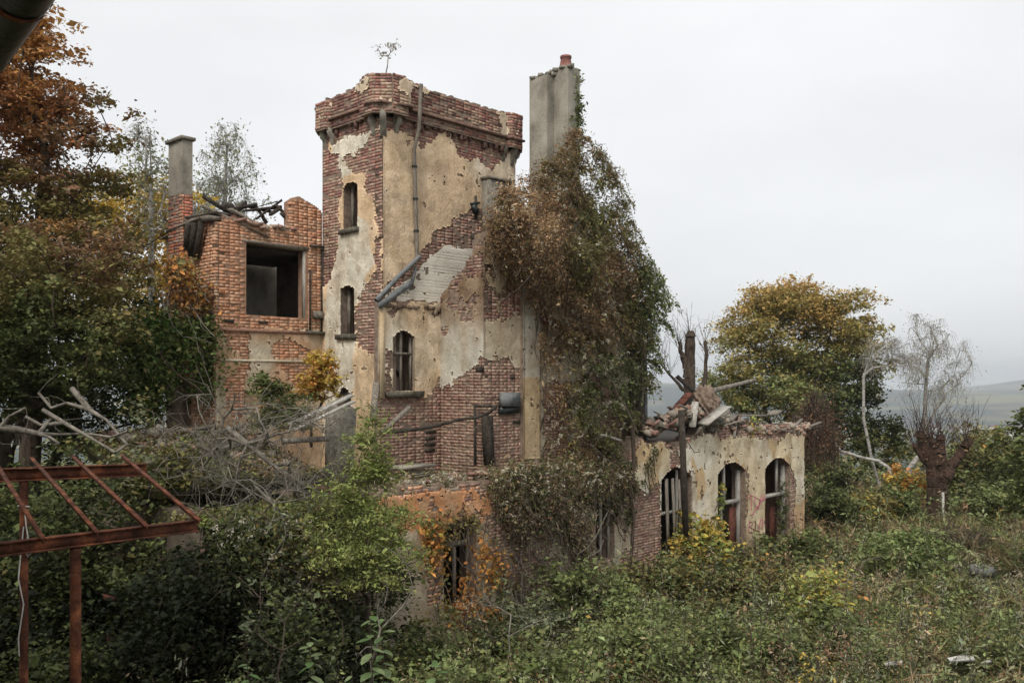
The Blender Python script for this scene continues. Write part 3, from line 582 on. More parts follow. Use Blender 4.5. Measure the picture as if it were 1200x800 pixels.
v, q = boxes(FR(0), [(uF0+.3, uF1-.4, 2.6, 2.79, -.42, -vG+.01)], 0); child(fac, 'ceiling', v, q, M['darkwood'])
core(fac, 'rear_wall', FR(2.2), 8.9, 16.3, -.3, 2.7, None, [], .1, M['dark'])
def frame(parent, fr, op, w=.06, d=-.2, m='wood', mull=1, trans=None, name='window_frame', dd=.07):
    s0, s1, z0, z1, r = op; L_ = [(s0, s0+w, z0, z1-r, d, d+dd), (s1-w, s1, z0, z1-r, d, d+dd), (s0+w+.002, s1-w-.002, z1-r-w, z1-r, d, d+dd)]
    for k in range(mull): c = s0+(s1-s0)*(k+1)/(mull+1); L_.append((c-w*.4, c+w*.4, z0, z1-r-w-.002, d+.005, d+dd-.005))
    if trans: L_.append((s0+w+.002, s1-w-.002, z0+trans, z0+trans+w*1.2, d+dd-.002, d+dd+.03))
    v, q = boxes(fr, L_, .003); return child(parent, name, v, q, M[m])
frame(fac, FR(0), opD, .08, -.18, 'wood', 1, 1.15); frame(fac, FR(0), opS, .06, -.16, 'palewood', 1)
# brick pier broken away where the annex starts, and two long dark posts beside it
v, q = beams([(gp(741,398,22.0), gp(741,618,22.0), .14, .14), (gp(749,395,22.3), gp(748,600,22.3), .10, .12)], .01); o = child(main, 'corner_post', v, q, M['darkwood'])
v, q = tube_path([gp(756,395,22.6), gp(757,532,22.6)], .05, 8); child(main, 'downpipe', v, q, M['zinc'])

# ================================================================ LOW ANNEX WITH THREE ARCHED WINDOWS
anx = thing('low_annex', 'low cream plastered annex with three arched windows and rubble heaped along its top', 'building', tuple(W3(0, 0, 0)))
uN1 = 8.95
W1 = OPF(0, 774, 810, 547, 685, .28); W2 = OPF(0, 840.5, 873, 541, 662, .28); W3_ = OPF(0, 896, 925, 536, 645, .28)
topN = topf(PF(0, [(738,520),(752,512),(760,522),(775,520),(790,524),(803,520),(815,512),(824,505),(835,510),(845,500),(860,507),(880,503),(905,500),(925,500),(942,503)]), .10, 17)
exNp = [PF(0, [(700,480),(746,500),(746,520),(743,560),(752,572),(758,577),(766,570),(774,566),(776,720),(700,720)]), PF(0, [(740,480),(950,480),(950,503),(935,509),(905,513),(880,514),(868,510),(842,512),(835,502),(826,504),(820,515),(805,518),(798,530),(778,522),(765,512),(748,520),(740,510)]), PF(0, [(797,548),(795,528),(786,530),(784,548)]), PF(0, [(925,545),(932,560),(929,640),(925,645)]), PF(0, [(873,545),(877,556),(876,600),(873,610)]), PF(0, [(775,680),(775,650),(812,650),(812,680)])]
def exN(S, Z):
    r = np.zeros(np.shape(S), bool)
    for p in exNp: r |= inpoly(S, Z, p)
    return r
CRM = (.68, .57, .39)
def cN(s, z):
    c = mix(CRM, (.70, .66, .55), (fbm(s*.9, z*.5, 16)-.38)*4); t = (fbm(s*1.5, z*.8, 19) > .62); c[t] = mix((.56, .40, .22), (.6, .46, .28), fbm(s*3, z*3, 2))[t]
    t = (z < 1.0+fbm(s, z*0, 3)) & (s < 1.4); c[t] = np.array([.52, .36, .21]); return stain(s, z, 33, c)
wallset(anx, 'front_wall', FR(0), 0, uN1, -.3, 4.4, topN, [W1, W2, W3_], .4, exN, cN, pink, seed=8, single=300, miss=.03)
core(anx, 'gable_end', SD(0), .4, 4.6, -.3, 3.5, None, [], .4, M['core'], d_off=.4)
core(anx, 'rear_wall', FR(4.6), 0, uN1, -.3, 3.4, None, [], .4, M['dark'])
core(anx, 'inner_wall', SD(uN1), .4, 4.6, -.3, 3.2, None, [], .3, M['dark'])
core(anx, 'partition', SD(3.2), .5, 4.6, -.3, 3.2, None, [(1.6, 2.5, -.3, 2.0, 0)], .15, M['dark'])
v, q = boxes(FR(0), [(.3, uN1-.2, 3.2, 3.38, -.4, -4.6)]); child(anx, 'roof_slab', v, q, M['darkwood'])
v, q = boxes(FR(0), [(.3, uN1-.2, .0, .12, -.4, -4.6)]); child(anx, 'floor', v, q, M['darkwood'])
for i, (op, t) in enumerate(((W2, 1.62), (W3_, 1.55))):
    s0, s1, z0, z1, r = op; c = s0+(s1-s0)*(.56 if i == 0 else .3)
    L_ = [(s0+.0, s0+.11, z0, z1-r, -.24, -.13), (s1-.07, s1, z0, z1-r, -.24, -.13), (c-.03, c+.04, z0+t+.09, z1-.06, -.22, -.15), (s0+.112, s1-.072, z0+t, z0+t+.09, -.23, -.09)]
    if i == 0: L_ += [(c+.1, c+.15, z0+.0, z0+t-.002, -.22, -.16)]
    v, q = boxes(FR(0), L_, .004); child(anx, 'window_frame', v, q, M['palewood'])
v, q = boxes(FR(0), [(W2[0]+.16, W2[0]+.5, W2[2], W2[2]+1.5, -.22, -.18)], .003); child(anx, 'window_shutter', v, q, M['tile'])
v, q = boxes(FR(0), [(W3_[0]+.16, W3_[0]+.5, W3_[2], W3_[2]+1.2, -.4, -.35)], .003); child(anx, 'window_shutter', v, q, M['tile'])
for i, (x, yt, yb, dx) in enumerate(((782.5,561,655,-.6), (789.5,560,642,.4), (797,562,650,.6), (804,556,660,1.5))):
    a = fp(x, yt, -.02)[0]; zt_ = fp(x, yt, -.02)[1]; zb_ = fp(x, yb, -.02)[1]
    v, q = beams([(W3(a, .02, zt_), W3(a-.01*dx, -.05-.02*i, zb_), .09 if i < 2 else .06, .03)], .008); child(anx, 'window_board', v, q, M['wood'])
v, q = boxes(FR(0), [(W1[0]+.02, W1[1]-.02, W1[2]+1.75, W1[2]+1.82, -.14, -.08), (W1[0]+.45, W1[0]+.5, W1[2], W1[3]-.1, -.16, -.1), (W1[0]+.08, W1[0]+.15, W1[2], W1[3]-.3, -.16, -.09)], .004); child(anx, 'window_frame', v, q, M['palewood'])
# arch lintel bricks
for op in (W1, W2, W3_):
    s0, s1, z0, z1, r = op; c = (s0+s1)/2; h = (s1-s0)/2; vs = []; fs = []; n = 17
    for i in range(n):
        s = s0+(s1-s0)*(i+.5)/n; z = z1-r*((s-c)/h)**2; ang = math.atan2(-2*r*(s-c)/h/h, 1)
        b = CUB.copy()-[.5, 0, 0]; x = b[:, 0]*(s1-s0)/n*.86; zz = b[:, 2]*(.05+.05*random.random()); S_ = s+x*math.cos(ang)-zz*math.sin(ang); Z_ = z-.01+x*math.sin(ang)+zz*math.cos(ang)
        vs.append(pw(FR(0), S_, Z_, -.1+b[:, 1]*.115)+rng.normal(0, .004, (8, 3))); fs.append(CUF+8*i)
    v = np.concatenate(vs); child(anx, 'arch_bricks', v, np.concatenate(fs), M['brick'], np.tile([.27, .15, .11], (len(v), 1)), kind='stuff')
# long leaning pole in front of first window
v, q = beams([(gp(798,480,21.2), gp(804,640,21.4), .105, .09), ], .012); o = mesh('charred_pole', v, q, M['darkwood']); tag(o, 'tall dark weathered timber pole standing before the first arched annex window', 'post')
v, q = tube_path([gp(802,513,21.2), gp(808,521,21.1), gp(814,530,21.0), gp(820,529,21.0), gp(818,526,21)], .012, 5); o = mesh('bent_wire', v, q, M['darkmetal']); tag(o, 'thin bent iron rod sticking out of the dark pole beside the annex window', 'rod')
# graffiti sprayed on the plaster between the second and third window
def stroke(pts):
    P = []
    for x, y in pts: u_, z_ = fp(x, y, -.05); P.append(W3(u_, -.034, z_))
    return P
gs = []
for pts in ([(877,584),(880,580),(887,583)], [(881,582),(881,598)], [(884,588),(887,583),(891,585),(890,592),(886,594),(884,588)], [(889,597),(893,580)], [(891,587),(898,584)], [(883,601),(889,594),(897,580)],
            [(879,611),(878,622)], [(879,611),(883,612),(882,616),(879,617),(884,620),(883,624),(878,623)], [(886,610),(886,621),(890,622),(892,608)], [(894,607),(894,621)], [(899,606),(896,612),(900,616)], [(880,603),(884,602)]):
    gs.append(tube_path(stroke(pts), .009, 4)) if len(pts) > 2 else gs.append(tubes([stroke(pts)[0]], [stroke(pts)[1]], [.009], [.009], 4))
v, q = join(*gs); child(anx, 'graffiti', v, q, M['paint'])

# ================================================================ LEFT BRICK WING
vL = 4.65; uL = 16.71
wing = thing('brick_wing', 'orange brick upper wing left of the tower with one big dark square opening', 'building', tuple(W3(uL, vL, 0)))
opG = OPF(vL, 288.5, 359, 289, 371, .0); opX = OPF(vL, 365, 374, 292, 386, 0)
topWg = topf(PF(vL, [(252,262),(262,257),(272,254),(282,256),(292,262),(305,265),(320,266),(332,269),(341,270),(342,235),(350,229),(360,236),(370,243),(379,250)]), .03, 19)
exWp = [PF(vL, [(240,200),(390,200),(390,388),(255,388),(240,388)]), PF(vL, [(262,385),(292,390),(293,420),(287,445),(285,480),(270,500),(262,455),(278,430),(280,415),(262,405)]), PF(vL, [(312,400),(335,398),(358,410),(378,430),(378,450),(350,455),(335,440),(318,415)])]
def exWg(S, Z):
    r = np.zeros(np.shape(S), bool)
    for p in exWp: r |= inpoly(S, Z, p)
    return r
cWg = lambda s, z: stain(s, z, 35, mix((.50, .33, .21), (.56, .5, .38), (fbm(s*1.6, z*1.3, 22)-.42)*4))
BV = BVO
wallset(wing, 'front_wall', FR(vL), uT+.01, uL, 0, 10, topWg, [opG], .3, exWg, cWg, orange, seed=9, single=300, miss=.02, corem='mortarw')
topWs = topf(PS(uL, [(252,262),(240,260),(228,262),(222,285),(214,284),(206,272),(198,274)]), .05, 21)
opH = OPS(uL, 222, 234, 268, 300, 0)
exWs = lambda S, Z: (fbm(S*1.4, Z*1.2, 91) < .56) | (S < vL+.75)
wallset(wing, 'side_wall', SD(uL), vL, 6.75, 0, 10, topWs, [opH], .3, exWs, cWg, orange, seed=10, single=140, miss=.03, corem='mortarw')
core(wing, 'rear_wall', FR(7.2), uT-1.5, uL-.3, 3.5, 8.0, None, [(15.0, 15.7, 4.3, 7.3, 0)], .2, M['concrete'])
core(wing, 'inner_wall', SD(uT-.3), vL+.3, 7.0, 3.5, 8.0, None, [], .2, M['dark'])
v, q = boxes(FR(vL), [(uT-.3, uL-.3, 7.75, 7.85, -.3, -2.5), (uT-.3, uL-.3, 4.9, 5.1, -.3, -2.5), (14.5, 16.2, 3.5, 8, -2.9, -3.0)]); child(wing, 'room_shell', v, q, M['darkwood'])
BV = BVB
# lintel, jamb, right recess
s0, s1, z0, z1, _ = opG
v, q = boxes(FR(vL), [(s0-.05, s1+.12, z1-.005, z1+.07, -.25, .02)], .01); child(wing, 'lintel', v, q, M['wood'])
v, q = boxes(FR(vL), [(s0-.01, s0+.05, z0, z1-.01, -.10, -.02)], .004); child(wing, 'window_frame', v, q, M['palewood'])
a, b = fp(363, 388, vL), fp(378.5, 292, vL)
v, q = boxes(FR(vL), [(b[0], b[0]+.055, a[1], b[1], .0, .05), (a[0]-.0, a[0]+.03, a[1]-.02, b[1]-.5, .02, .05), (b[0], a[0]+.02, b[1]+.0, b[1]+.06, .02, .08)], .006); child(wing, 'wall_batten', v, q, M['darkwood'])
v, q = boxes(FR(vL), [(b[0]+.0, a[0]+.12, a[1]-.07, a[1]+.0, .02, .14)], .01); child(wing, 'ledge', v, q, M['ledge'])
a = fp(366, 372, vL); v, q = boxes(FR(vL), [(b[0]+.06, a[0], a[1]-.02, a[1]+.14, .01, .12)], .01); child(wing, 'ledge', v, q, M['stone'])
for x, y in ((268, 376), (308, 378)):
    a = fp(x, y, vL); v, q = boxes(FR(vL), [(a[0]-.1, a[0]+.1, a[1]-.03, a[1]+.03, -.02, .03)], .008); child(wing, 'socket_shade', v, q, M['darkwood'])  # solid dark blocks imitate the shade of open sockets
l0 = fp(256, 385, vL); l1 = fp(378, 389, vL); v, q = boxes(FR(vL), [(l1[0], l0[0], l0[1]-.04, l0[1]+.03, .0, .05)], .008); child(wing, 'ledge', v, q, M['core'])
v, q = boxes(FR(vL), [(uT+.1, uL-.1, 5.36, 5.42, .015, .04), (14.6, 16.0, 4.75, 4.8, .015, .04)], .01); child(wing, 'plaster_moulding', v, q, M['plaster'], np.tile([.6, .54, .42], (16, 1)))
# wing chimney
uc = 16.9; vc0 = sp(214, 200, uc)[0]; vc1 = sp(197.5, 200, uc)[0]; zc1 = H+(450-163)/1045*(A[1]+uc*U[1]+vc0*V[1]); zc0 = H+(450-226)/1045*(A[1]+uc*U[1]+vc0*V[1])
wc = thing('wing_chimney', 'slim grey rendered chimney with flat cap and red brick foot behind the brick wing', 'chimney', tuple(W3(uc, vc0, 0)))
chimney_block(wc, 'rendered_shaft', uc-.22, uc, vc0, vc1, zc0, zc1, M['concrete'])
v, q = boxes(SD(uc), [(vc0-.05, vc1+.05, zc1, zc1+.07, -.27, .05)], .004); child(wc, 'cap_slab', v, q, M['stone'])
core(wc, 'brick_foot', SD(uc), vc0+.0, vc1-.0, 0, zc0, None, [], .22, M['mortar'])
bricks(wc, SD(uc), vc0, vc1, 5, zc0, lambda S, Z, Ln: Z > 0, lambda S, Z, r: np.tile([.46, .17, .11], (len(S), 1)), seed=12, single=60)
bricks(wc, FR(vc0), uc-.22, uc, 5, zc0, lambda S, Z, Ln: Z > 0, lambda S, Z, r: np.tile([.46, .17, .11], (len(S), 1)), seed=13, single=0)
# ================================================================ LEAN-TO OUTBUILDING AT LEFT
lean = thing('mossy_outbuilding', 'low collapsed outbuilding with mossy sagging roof below the brick wing', 'building', tuple(W3(18, 0, 0)))
def sheet(parent, name, fr, s0, s1, v0, v1, z0, z1, m, cell=.12, amp=.12, th=.12, seed=3, kind=None, ragged=.0):
    ns, nv = int((s1-s0)/cell)+1, int((v1-v0)/cell)+1; S, Dv = np.meshgrid(np.linspace(s0, s1, ns), np.linspace(v0, v1, nv)); t = (Dv-v0)/(v1-v0)
    Z = z0+(z1-z0)*t+(fbm(S*1.1, Dv*1.1, seed)-.5)*amp*2+(vn(S*7, Dv*7, seed)-.5)*.05
    e = np.zeros(S.shape); e[0] = 1; Dv = Dv-e*(fbm(S*2.5, S*0, seed+7))*ragged
    P = np.stack([A[0]+S*U[0]+Dv*V[0], A[1]+S*U[1]+Dv*V[1], Z], -1); n = ns*nv; idx = np.arange(n).reshape(nv, ns)
    q = np.stack([idx[:-1, :-1], idx[:-1, 1:], idx[1:, 1:], idx[1:, :-1]], -1).reshape(-1, 4); P2 = P.copy(); P2[..., 2] -= th
    rim = []
    for a in (idx[0], idx[-1], idx[:, 0], idx[:, -1]): rim += [[a[i], a[i+1], a[i+1]+n, a[i]+n] for i in range(len(a)-1)]
    return child(parent, name, np.concatenate([P.reshape(-1, 3), P2.reshape(-1, 3)]), np.concatenate([q, q+n, np.array(rim)]), m, np.ones((2*n, 3)))
sheet(lean, 'roof', None, 16.4, 19.6, 1.5, 4.5, 3.25, 3.95, M['moss'], seed=5, ragged=.5)
sheet(lean, 'mossy_eave', None, 16.5, 19.35, -.25, .75, 2.75, 2.86, M['moss'], seed=6, ragged=.35, th=.16)
opsl = [(16.9, 17.9, -.3, 2.3, 0), (18.2, 19.1, -.3, 2.35, 0)]
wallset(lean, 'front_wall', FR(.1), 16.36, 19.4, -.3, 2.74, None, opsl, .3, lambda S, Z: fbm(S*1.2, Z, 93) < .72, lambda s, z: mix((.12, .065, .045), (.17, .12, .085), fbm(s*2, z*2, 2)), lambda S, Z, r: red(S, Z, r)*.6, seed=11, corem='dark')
core(lean, 'rear_wall', FR(3.4), 16.4, 19.4, -.3, 3.0, None, [], .3, M['dark'])
core(lean, 'end_wall', SD(19.4), .4, 3.4, -.3, 3.0, None, [], .3, M['dark'])
v, q = beams([(W3(16.6+k*.8, .9, 2.95), W3(16.7+k*.8, 3.9, 3.6), .1, .12) for k in range(6)], .01)
for k in range(4): v, q = beams([(W3(16.6+k*.8+random.uniform(-.1, .1), .7, 2.85), W3(16.7+k*.8, 3.9, 3.62), .1, .12)], .01); child(lean, 'rafter', v, q, M['darkwood'])
for u_ in (17.95, 19.2): v, q = beams([(W3(u_, -.1, -.1), W3(u_, -.1, 2.75), .11, .11)], .006); child(lean, 'timber_post', v, q, M['wood'])
# grey masonry pier and boards
v, q = boxes((gp(415, 500, 16.6)[:2], np.array([-.94, -.34]), np.array([.34, -.94])), [(0, .47, 2.9, H+(450-477)/1045*16.6, -.5, 0)], .02)
o = mesh('masonry_pier', v, q, M['stone']); tag(o, 'grey squarish masonry pier standing on the mossy roof left of the brown brick wall', 'pier')
for i, (p0, p1, lab) in enumerate(((gp(340, 497, 15.6), gp(412, 463, 16.4), 'upper of two pale boards leaning down to the left from the grey pier'), (gp(343, 504, 15.5), gp(414, 470, 16.3), 'lower of two pale boards leaning down to the left from the grey pier'))):
    v, q = beams([(p0, p1, .16, .04)], .006); o = mesh('leaning_board', v, q, M['palewood']); tag(o, lab, 'board')
v, q = tube_path([gp(330, 517, 15.8), gp(360, 515, 16), gp(386, 514, 16.2)], .055, 7, .05); o = mesh('fallen_pole', v, q, M['dead'], smooth=True); tag(o, 'pale round pole lying level left of the grey pier', 'pole')
# ---------------------------------------------------------------- rubble
STN = []
def stone_meshes():
    bm_ = [(0,0,1),(.89,0,.45),(.28,.85,.45),(-.72,.53,.45),(-.72,-.53,.45),(.28,-.85,.45),(.72,.53,-.45),(-.28,.85,-.45),(-.89,0,-.45),(-.28,-.85,-.45),(.72,-.53,-.45),(0,0,-1)]
    fc = [(0,1,2),(0,2,3),(0,3,4),(0,4,5),(0,5,1),(1,6,2),(2,7,3),(3,8,4),(4,9,5),(5,10,1),(6,7,2),(7,8,3),(8,9,4),(9,10,5),(10,6,1),(11,7,6),(11,8,7),(11,9,8),(11,10,9),(11,6,10)]
    for i in range(8):
        v = np.array(bm_)*[1, random.uniform(.6, .9), random.uniform(.4, .75)]*.5; v += rng.normal(0, .07, v.shape)
        c = random.choice([(.30, .275, .23), (.36, .32, .26), (.22, .16, .13), (.33, .29, .24)]); o = mesh('stone', v, np.array(fc), M['brick'], None, np.tile(c, (12, 1))); STN.append(o.data); bpy.data.objects.remove(o)
stone_meshes()
def rubble(name, label, cat, loc, pts, nb, ns_, sz=(.15, .35), planks=0, brick_tilt=.5):
    t = thing(name, label, cat, tuple(loc)); Ti = Matrix.Translation(loc).inverted()
    for i in range(nb+ns_):
        p = pts(); isb = i < nb; me = BV[random.randrange(20)][1] if isb else STN[random.randrange(8)]
        o = bpy.data.objects.new('brick' if isb else 'stone', me); COL.objects.link(o); o.parent = t; o.matrix_parent_inverse = Ti; o.location = p
        o.rotation_euler = (random.gauss(0, brick_tilt), random.gauss(0, brick_tilt), random.uniform(0, 6)); 
        if not isb: k = random.uniform(*sz); o.scale = (k, k, k)
        else: o.scale = (1, 1.25, 1)
    for k in range(planks):
        p = np.array(pts()); a = random.uniform(-.6, .6)+math.atan2(U[1], U[0]); d = np.array([math.cos(a), math.sin(a), random.uniform(-.35, .35)])*random.uniform(.3, .9)
        v, q = beams([(p-d, p+d, random.uniform(.06, .16), .035)], .006); child(t, 'plank', v, q, M[random.choice(['wood', 'darkwood', 'wood'])])
    return t
def line_pts(px0, px1, v0, v1, zf, sp_=.1):
    def f():
        px = random.uniform(px0, px1); v_ = random.uniform(v0, v1); u_ = fp(px, 500, v_)[0]; return W3(u_, v_, zf(px)+random.uniform(-.04, sp_))
    return f
zt_of = lambda py, px, v=0: fp(px, py, v)[1]
rubble('rubble_heap', 'broken bricks and stones lying on the terrace in front of the brown brick gable', 'rubble', gp(520, 560, 17), line_pts(450, 640, .35, .9, lambda px: 3.02, .12), 90, 40)
def annex_top(px): return np.interp(px, [750, 790, 810, 830, 850, 880, 905, 942], [3.6, 3.95, 4.1, 3.9, 3.75, 3.6, 3.5, 3.52])
rubble('rubble_heap', 'bricks, stones and charred planks heaped along top of the low annex', 'rubble', W3(4, .3, 3.4), line_pts(758, 868, .0, 1.0, annex_top, .24), 380, 200, (.14, .4), 40)
rubble('rubble_heap', 'loose bricks and flat stones on the right end of annex wall', 'rubble', W3(1, .3, 3.4), line_pts(870, 946, .0, .5, lambda px: annex_top(px)-.04, .2), 190, 80, (.15, .36), 14, .3)
for i in range(3):
    pass
# upper crust: flat coping slabs
for k, (x0, x1, y, lab) in enumerate(((862, 898, 486, 'long flat pale board lying on the annex top above middle window'), (848, 863, 492, 'short tilted board on annex top next to the long pale one'), (900, 915, 486, 'small tilted pale slab on annex top above right window'))):
    D = fp((x0+x1)/2, 500, .2); v, q = beams([(W3(fp(x0, 500, .2)[0], .1, fp(x0, y, .2)[1]), W3(fp(x1, 500, .2)[0], .3, fp(x1, y+(1 if k == 0 else -5), .2)[1]), .3, .06)], .012); o = mesh('roof_board', v, q, M['wood']); tag(o, lab, 'board')
# big chunk of old masonry, tiled roof scrap, tilted plank
def chunk(c, r, seed, m, name):
    th, ph = np.meshgrid(np.linspace(0, np.pi, 60), np.linspace(0, 2*np.pi, 97)[:-1], indexing='ij'); d = np.stack([np.sin(th)*np.cos(ph), np.sin(th)*np.sin(ph), np.cos(th)], -1)
    nn = fbm(d[..., 0]*2.6+d[..., 2]*2.2+9, d[..., 1]*2.6+9-d[..., 2], seed, 5); k = .35+1.3*nn+.6*(fbm(d[..., 0]*8+20, d[..., 1]*8+d[..., 2]*7+20, seed, 4)-.5); P = c+d*np.array(r)*k[..., None]; idx = np.arange(P.shape[0]*96).reshape(-1, 96); q = np.stack([idx[:-1], np.roll(idx, -1, 1)[:-1], np.roll(idx, -1, 1)[1:], idx[1:]], -1).reshape(-1, 4)
    return mesh(name, P.reshape(-1, 3), q, m, None, np.tile((.36, .28, .19), (P.shape[0]*96, 1)))
o = chunk(gp(826, 474, 23.1), (.30, .24, .42), 4, M['mortar'], 'masonry_chunk'); tag(o, 'large ragged lump of tan masonry sitting upright on the annex rubble', 'masonry')
o = chunk(gp(820, 492, 23.3), (.6, .4, .34), 8, M['stone'], 'masonry_chunk'); tag(o, 'grey stone lump wedged below the large tan masonry chunk', 'masonry')
t = thing('roof_fragment', 'broken piece of red clay tiled roof with beam poking out above the annex', 'roof', tuple(gp(800, 475, 23.2)))
p0, p1 = gp(783, 493, 22.6), gp(814, 458, 23.4); dn = (p1-p0)/np.linalg.norm(p1-p0); bk = np.array([*V, 0])*.9
v, q = beams([(gp(777, 497, 22.4), gp(820, 462, 23.5), .13, .14), (gp(793, 440, 23.6), gp(820, 466, 23.6), .08, .08)], .008); child(t, 'beam', v, q, M['darkwood'])
for r_ in range(1):
    for c_ in range(4):
        b = p0+(p1-p0)*(c_/5)+bk*(r_/4)+np.array([0, 0, .10+.05*r_]); v, q = beams([(b, b+(p1-p0)/5*.95, .24, .03)], .006); child(t, 'roof_tile', v, q, M['tile'])
v, q = beams([(gp(824, 497, 22.2), gp(851, 476, 22.9), .32, .05)], .01); o = mesh('tilted_board', v, q, M['palewood']); tag(o, 'wide pale grey board tilted up to the right on the annex rubble', 'board')
v, q = beams([(gp(812, 500, 22.0), gp(815, 471, 22.3), .15, .05)], .008); o = mesh('upright_board', v, q, M['palewood']); tag(o, 'short pale upright board beside the tan masonry lump', 'board')
v, q = beams([(gp(814, 510, 22.2), gp(832, 487, 22.5), .07, .06)], .008); o = mesh('lath', v, q, M['wood']); tag(o, 'thin lath slanting under the wide tilted board', 'board')
v, q = tube_path([gp(815, 468, 24), gp(835, 458, 24.2), gp(858, 452, 24.5), gp(885, 445, 24.8)], .09, 7, .05); o = mesh('fallen_bough', v, q, M['dead'], smooth=True); tag(o, 'grey fallen limb rising to the right behind the tan masonry lump', 'branch')
# wing roof remains
t = thing('collapsed_roof', 'charred collapsed rafters and slates lying on top of the brick wing', 'roof', tuple(W3(16, 5.5, 8.2)))
D = 19.0
for (x0, y0, x1, y1, w_, d0, d1) in ((238,231,262,246,.14,18,18.4), (262,246,300,240,.11,18.4,19.2), (285,247,330,243,.1,18.8,19.6), (258,262,286,238,.16,18.2,19.0), (300,256,330,234,.08,19,19.6), (316,252,325,246,.14,19.1,19.4), (322,240,345,262,.09,19.4,19.9), (330,250,344,266,.12,19.4,19.8), (270,240,285,262,.15,18.6,18.9), (303,246,312,262,.13,19.2,19.2), (288,241,322,249,.07,19,19.5), (294,243,325,236,.06,19.2,19.8), (262,240,272,250,.26,18.6,18.8), (340,258,347,262,.16,19.8,19.9)):
    v, q = beams([(gp(x0, y0, d0), gp(x1, y1, d1), w_*.62, w_*.5)], .012); child(t, 'rafter', v, q, M['darkwood'])
for (x0, y0, x1, y1, w_, d0, d1) in ((195,280,228,262,.3,19.6,18.5), (205,272,245,255,.4,19.2,18.2), (225,256,262,249,.45,18.6,18.2), (218,262,252,256,.3,18.8,18)):
    v, q = beams([(gp(x0, y0, d0), gp(x1, y1, d1), w_, .05)], .02); child(t, 'roof_sheet', v, q, M['wood'])
for (x0, y0, x1, y1) in ((228,262,224,300), (236,262,229,303), (221,262,219,292)): v, q = beams([(gp(x0, y0, 18.1), gp(x1, y1, 18.4), .12, .1)], .01); child(t, 'post', v, q, M['darkwood'])
rubble('rubble_heap', 'loose orange bricks tumbled along the broken wall top of the brick wing', 'rubble', W3(16, 4.8, 8.2), lambda: (lambda px: W3(fp(px, 260, vL+.12)[0], vL+random.uniform(.02, .3), np.interp(px, [255, 290, 300, 342], [fp(260, 257, vL)[1], fp(290, 261, vL)[1], fp(300, 265, vL)[1], fp(342, 271, vL)[1]])+random.uniform(-.03, .08)))(random.uniform(262, 342)), 60, 14, (.12, .25), 3, .25)
rubble('rubble_heap', 'scattered planks and stones lying on the mossy outbuilding roof', 'rubble', W3(18, 2, 3.4), lambda: (lambda u_, v_: W3(u_, v_, 3.2+(v_-1.5)/3*.75+random.uniform(.02, .2)))(random.uniform(16.5, 19.4), random.uniform(1.5, 4.2)), 60, 30, (.12, .3), 26, .3)
for (x, y, D) in ((476, 557, 16.3),):
    pass
for k in range(5):
    v, q = beams([(gp(474, 566-k*3.2, 16.1+k*.1), gp(506, 562-k*3.2, 16.7+k*.1), .2, .035)], .01); o = mesh('stacked_slat', v, q, M['wood']); tag(o, ['lowest', 'second lowest', 'middle', 'second highest', 'topmost'][k]+' of the five old slats stacked on the terrace under the stone slab', 'slat', 'slats stacked on the terrace')
v, q = beams([(gp(462, 548, 16.4), gp(499, 545, 17.0), .5, .07)], .012); o = mesh('stone_slab', v, q, M['concrete']); tag(o, 'pale flat stone slab above the stacked slats on the terrace', 'slab')
v, q = beams([(gp(697, 507, 19.6), gp(728, 516, 19.9), .07, .04)], .004); o = mesh('stuck_lath', v, q, M['palewood']); tag(o, 'thin pale lath caught in the hanging vines', 'lath')

# ================================================================ RUSTY STEEL FRAME (foreground left)
per = thing('steel_frame', 'rusty steel frame of a roofless shelter with slanting rafters and round posts', 'frame', (-3.9, 8, 0))
a0 = np.array([-3.92, 8.0]); dU = -U
fz = 3.50
fb = lambda t: np.array([a0[0]+dU[0]*t, a0[1]+dU[1]*t, fz+.0])
def ibeam(p0, p1, h=.105, w_=.075):
    p0 = np.array(p0); p1 = np.array(p1)
    return beams([(p0, p1, .012, h-.018), (p0+[0, 0, h/2], p1+[0, 0, h/2], w_, .014), (p0-[0, 0, h/2], p1-[0, 0, h/2], w_, .014)])
v, q = ibeam(fb(-1.6), fb(1.17)); child(per, 'front_beam', v, q, M['rust'])
b0, b1 = gp(-60, 559, 10.1), gp(172, 550, 10.9); v, q = ibeam(b0, b1, .14, .1); child(per, 'rear_beam', v, q, M['rust'])
def frat(px):       # point of the front beam under pixel column
    t = (px-600)/1045; s = (t*a0[1]-a0[0])/(dU[0]-t*dU[1]); return fb(s)
def rrat(px):
    t = (px-600)/1045; s = (t*b0[1]-b0[0])/((b1-b0)[0]-t*(b1-b0)[1]); return b0+(b1-b0)*s
for xa, xb in ((-2, 47), (45, 110), (95, 168), (153, 229)):
    p0 = frat(xb)+[0, 0, .09]; p1 = rrat(xa)+[0, 0, .10]; d = p1-p0; p1 = p1+d*.18; p0 = p0-d*.05
    v, q = beams([(p0, p1, .042, .01), (p0+[0, 0, -.022], p1+[0, 0, -.022], .01, .04)]); child(per, 'rafter', v, q, M['rust'])
for p, r_, zt_ in ((frat(88.5), .047, fz-.07), (rrat(28)-[0, 0, .07], .047, None)):
    zt_ = zt_ or p[2]; v, q = tube_path([(p[0], p[1], 0), (p[0], p[1], zt_)], r_, 10); child(per, 'post', v, q, M['rust'], smooth=True)
p = rrat(31)
